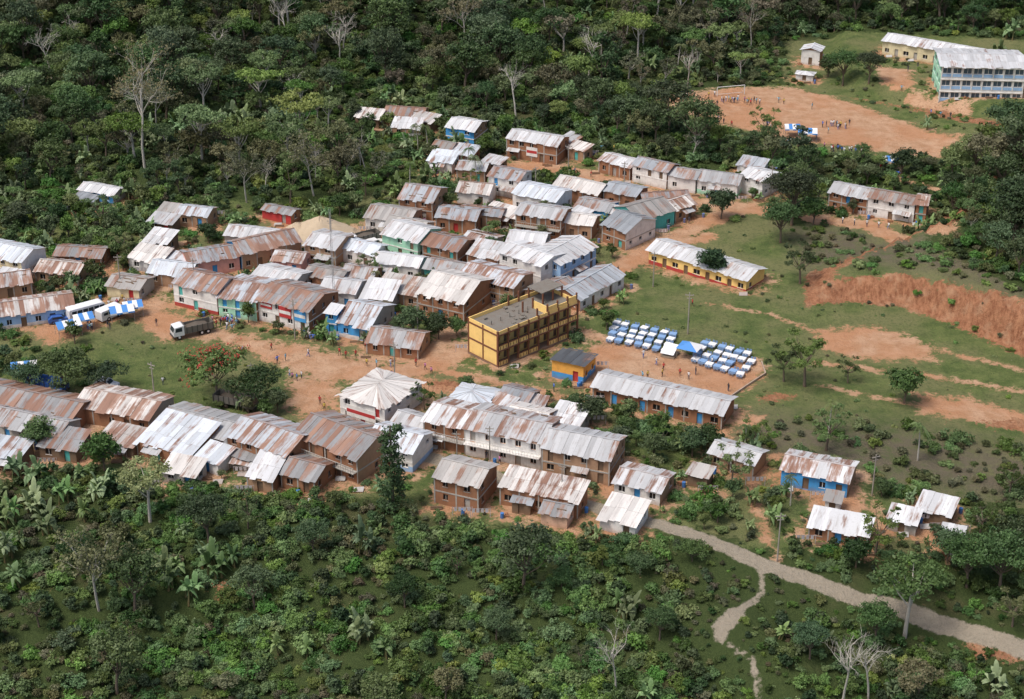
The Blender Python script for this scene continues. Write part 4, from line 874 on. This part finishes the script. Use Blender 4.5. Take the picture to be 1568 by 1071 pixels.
# canopies
CB=paint('canopy_blue',(.08,.26,.62),.6,.05); CW=paint('canopy_white',(.78,.78,.78),.6,.05)
def canopy(w,d,h=2.3,cols=0):
    m=MB(); n=4
    for x in(0,w):
        for y in(0,d): m.tube([(x,y,-.2),(x,y,h)],[.04,.04],2,5)
    for i in range(n):
        x0,x1=i*w/n-(.15 if i==0 else 0),(i+1)*w/n+(.15 if i==n-1 else 0)
        k=(i+cols)%2
        m.face([(x0,-.2,h),(x1,-.2,h),(x1,d/2,h+.8),(x0,d/2,h+.8)],k); m.face([(x0,d+.2,h),(x1,d+.2,h),(x1,d/2,h+.8),(x0,d/2,h+.8)],k)
        m.face([(x0,-.2,h),(x1,-.2,h),(x1,-.22,h-.3),(x0,-.22,h-.3)],1-k)
    return m.mesh('canopy',[CB,CW,paint('pole',(.3,.3,.3))])
C1=canopy(4.2,3.0); C2=canopy(3.4,2.8,cols=1)
for u,v,r_,c in [(92,522,.5,C1),(118,510,.5,C2),(172,498,.35,C1),(192,490,.35,C2),(1202,212,.0,C2),(1222,218,-.1,C1),(20,585,.2,C1),(1352,262,.1,C2)]:
    p=site(u,v); link('market_canopy',c,(p.x,p.y,p.z),r_)
m=MB(); w_,d_,h_=3.6,3.0,2.2
for x in(0,w_):
    for y in(0,d_): m.tube([(x,y,-.2),(x,y,h_)],[.05,.05],2,6)
ap=(w_/2,d_/2,h_+1.0); cs_=[(-.2,-.2,h_),(w_+.2,-.2,h_),(w_+.2,d_+.2,h_),(-.2,d_+.2,h_)]
for i in range(4): m.face([cs_[i],cs_[(i+1)%4],ap],0 if i in(0,3) else 1)
m.box(-2.8,-.3,-.6,2.2,0,.4,2); m.face([(-2.9,-.7,.9),(-.4,-.7,.9),(-.4,1.9,1.9),(-2.9,1.9,1.9)],1)
p=site(1036,550); link('stage_canopy',m.mesh('stage',[CB,CW,paint('stage_wood',(.3,.26,.2))]),p,-.45)
def table(cm,nm):
    tb=MB(); tb.box(-.66,.66,-.58,.58,.72,.76,0)
    for x,y,X_,Y_ in((-.67,-.59,.67,-.58),(-.67,.58,.67,.59),(-.67,-.58,-.66,.58),(.66,-.58,.67,.58)): tb.box(x,X_,y,Y_,.4,.76,0)
    for x in(-.5,.5):
        for y in(-.45,.45): tb.box(x-.03,x+.03,y-.03,y+.03,0,.72,2)
    for cx,cy,bx in((-.25,-.9,0),(.3,-.9,0),(-.25,.9,1),(.3,.9,1)):
        tb.box(cx-.2,cx+.2,cy-.2,cy+.2,.42,.47,1); yy=cy-.22 if not bx else cy+.18
        tb.box(cx-.2,cx+.2,yy,yy+.04,.47,.92,1)
        for a in(-.18,.15):
            for b in(-.18,.15): tb.box(cx+a,cx+a+.03,cy+b,cy+b+.03,0,.42,1)
    return tb.mesh(nm,[cm,paint('chair_blue',(.20,.30,.46),.5,.05),VG])
TBm=table(CW,'t1'); TBb=table(paint('cloth_blue',(.22,.36,.58),.6,.05),'t2')
def block(c,nx_,ny_):
    q=[site(*p) for p in c]; ang=math.atan2(q[1].y-q[0].y,q[1].x-q[0].x)
    for i in range(nx_):
        for j in range(ny_):
            if R.random()<.06: continue
            a,b=(i+.5)/nx_,(j+.5)/ny_; p=q[0].lerp(q[1],a).lerp(q[3].lerp(q[2],a),b); x_=p.x+R.uniform(-.15,.15); y_=p.y+R.uniform(-.15,.15); link('banquet_table',TBm if (i+j)%2 or R.random()<.3 else TBb,(x_,y_,float(height(x_,y_))+.05),ang+R.uniform(-.15,.15))
block([(938,494),(1040,514),(1024,546),(926,526)],7,4); block([(1074,524),(1168,547),(1136,584),(1056,557)],7,4)
kb=MB(); q=[site(*p_) for p_ in [(1166,556),(1172,574),(1112,614)]]
for a,b in zip(q[:-1],q[1:]):
    n=8
    for i in range(n):
        p0,p1=a.lerp(b,i/n),a.lerp(b,(i+1)/n); d=(p1-p0).normalized(); s=Vector((-d.y,d.x,0))*.1
        z0=float(height(p0.x,p0.y)); z1=float(height(p1.x,p1.y))
        A=[Vector((p0.x,p0.y,z0))-s,Vector((p1.x,p1.y,z1))-s,Vector((p1.x,p1.y,z1))+s,Vector((p0.x,p0.y,z0))+s]; up=Vector((0,0,.45))
        kb.face([k+up for k in A])
        for i2 in range(4): kb.face([A[i2],A[(i2+1)%4],A[(i2+1)%4]+up,A[i2]+up])
link('court_wall',kb.mesh('court_wall',[paint('court_wall',(.45,.35,.27))]))
# poles
po=MB(); po.tube([(0,0,-.5),(0,0,8.5)],[.14,.09],0,7); po.box(-.8,.8,-.06,.06,7.9,8.03); po.box(-.5,.5,-.05,.05,7.3,7.4)
for x in(-.7,0,.7): po.cyl((x,0,8.12),(0,0,1),.05,.16,0,6)
PO=po.mesh('pole',[paint('pole_wood',(.34,.31,.27))])
for u,v in [(1053,512),(605,590),(870,275),(512,448),(508,385),(388,612),(1000,440),(640,520),(1180,300),(452,520),(186,450),(750,712),(1190,860),(1335,760),(760,520),(955,300),(238,622),(700,720),(860,770),(300,455),(820,300)]:
    p=site(u,v); link('utility_pole',PO,(p.x,p.y,p.z),R.uniform(-.6,.6),scale=R.uniform(.8,1.0))
ms=MB()
H_=20
for k in range(3): 
    a=2.094*k; ms.tube([(math.cos(a)*.22,math.sin(a)*.22,-.3),(math.cos(a)*.18,math.sin(a)*.18,H_)],[.035,.03],0,4)
for i in range(26):
    z=i*.75
    for k in range(3):
        a=2.094*k;b=2.094*(k+1); ms.tube([(math.cos(a)*.21,math.sin(a)*.21,z),(math.cos(b)*.21,math.sin(b)*.21,z+.7)],[.018,.018],0,3)
p=site(512,470); link('radio_mast',ms.mesh('mast',[paint('mast_steel',(.45,.45,.45))]),p)
def goal(u,v,rz):
    m=MB(); m.tube([(0,0,0),(0,0,2.4)],[.08,.08],0,6);m.tube([(7.3,0,0),(7.3,0,2.4)],[.08,.08],0,6);m.tube([(0,0,2.4),(7.3,0,2.4)],[.08,.08],0,6)
    for x in(0,7.3): m.tube([(x,0,2.4),(x,1.4,0)],[.04,.04],0,5)
    m.tube([(0,1.4,0.05),(7.3,1.4,0.05)],[.04,.04],0,5)
    p=site(u,v); link('football_goal',m.mesh('goal',[CW]),(p.x,p.y,p.z),rz)
goal(1098,148,.25)
# sand pile
sp_=MB(); rs=random.Random(5); rings=9; seg=28; pt=[]
for i in range(rings+1):
    for j in range(seg):
        a=6.283*j/seg; r_=7.0*i/rings*(1+.12*math.sin(a*3+1)+rs.uniform(-.04,.04)); z=4.0*max(0,1-(i/rings))**.9+rs.uniform(-.1,.1); pt.append((r_*math.cos(a),r_*math.sin(a)*.9,z-.15))
for i in range(rings):
    for j in range(seg):
        k=(j+1)%seg; sp_.face([pt[i*seg+j],pt[i*seg+k],pt[(i+1)*seg+k],pt[(i+1)*seg+j]])
SM=sp_.mesh('sand',[paint('sand',(.50,.40,.28),.95,.2)])
p=site(492,360); link('sand_pile',SM,p,scale=1.1); p=site(455,356); link('sand_pile',SM,p,1,scale=.6)
# ---------------------------------------------------------------- light, sky, camera
w=bpy.data.worlds.new('World'); sc.world=w; w.use_nodes=True; nt=w.node_tree; bg=nt.nodes['Background']
sk=nt.nodes.new('ShaderNodeTexSky'); sk.sky_type='NISHITA'; sk.sun_disc=False
ts=Vector((-.38,-.25,.89)).normalized()
sk.sun_elevation=math.asin(ts.z); sk.sun_rotation=math.atan2(ts.x,ts.y); sk.air_density=.9; sk.dust_density=5
nt.links.new(sk.outputs[0],bg.inputs[0]); bg.inputs[1].default_value=.15
l=bpy.data.lights.new('sun','SUN'); l.energy=2.2; l.angle=math.radians(18); l.color=(1,.97,.93)
lo=bpy.data.objects.new('sun',l); lo.rotation_euler=ts.to_track_quat('Z','Y').to_euler(); sc.collection.objects.link(lo)
c=bpy.data.cameras.new('camera'); c.lens=36*F/1568; c.sensor_width=36; c.clip_end=12000; c.clip_start=1
co=bpy.data.objects.new('camera',c); co.location=(0,0,CZ); co.rotation_euler=(math.pi/2-TH,0,0); sc.collection.objects.link(co); sc.camera=co
sc.view_settings.view_transform='Standard'; sc.view_settings.look='None'; sc.view_settings.exposure=0
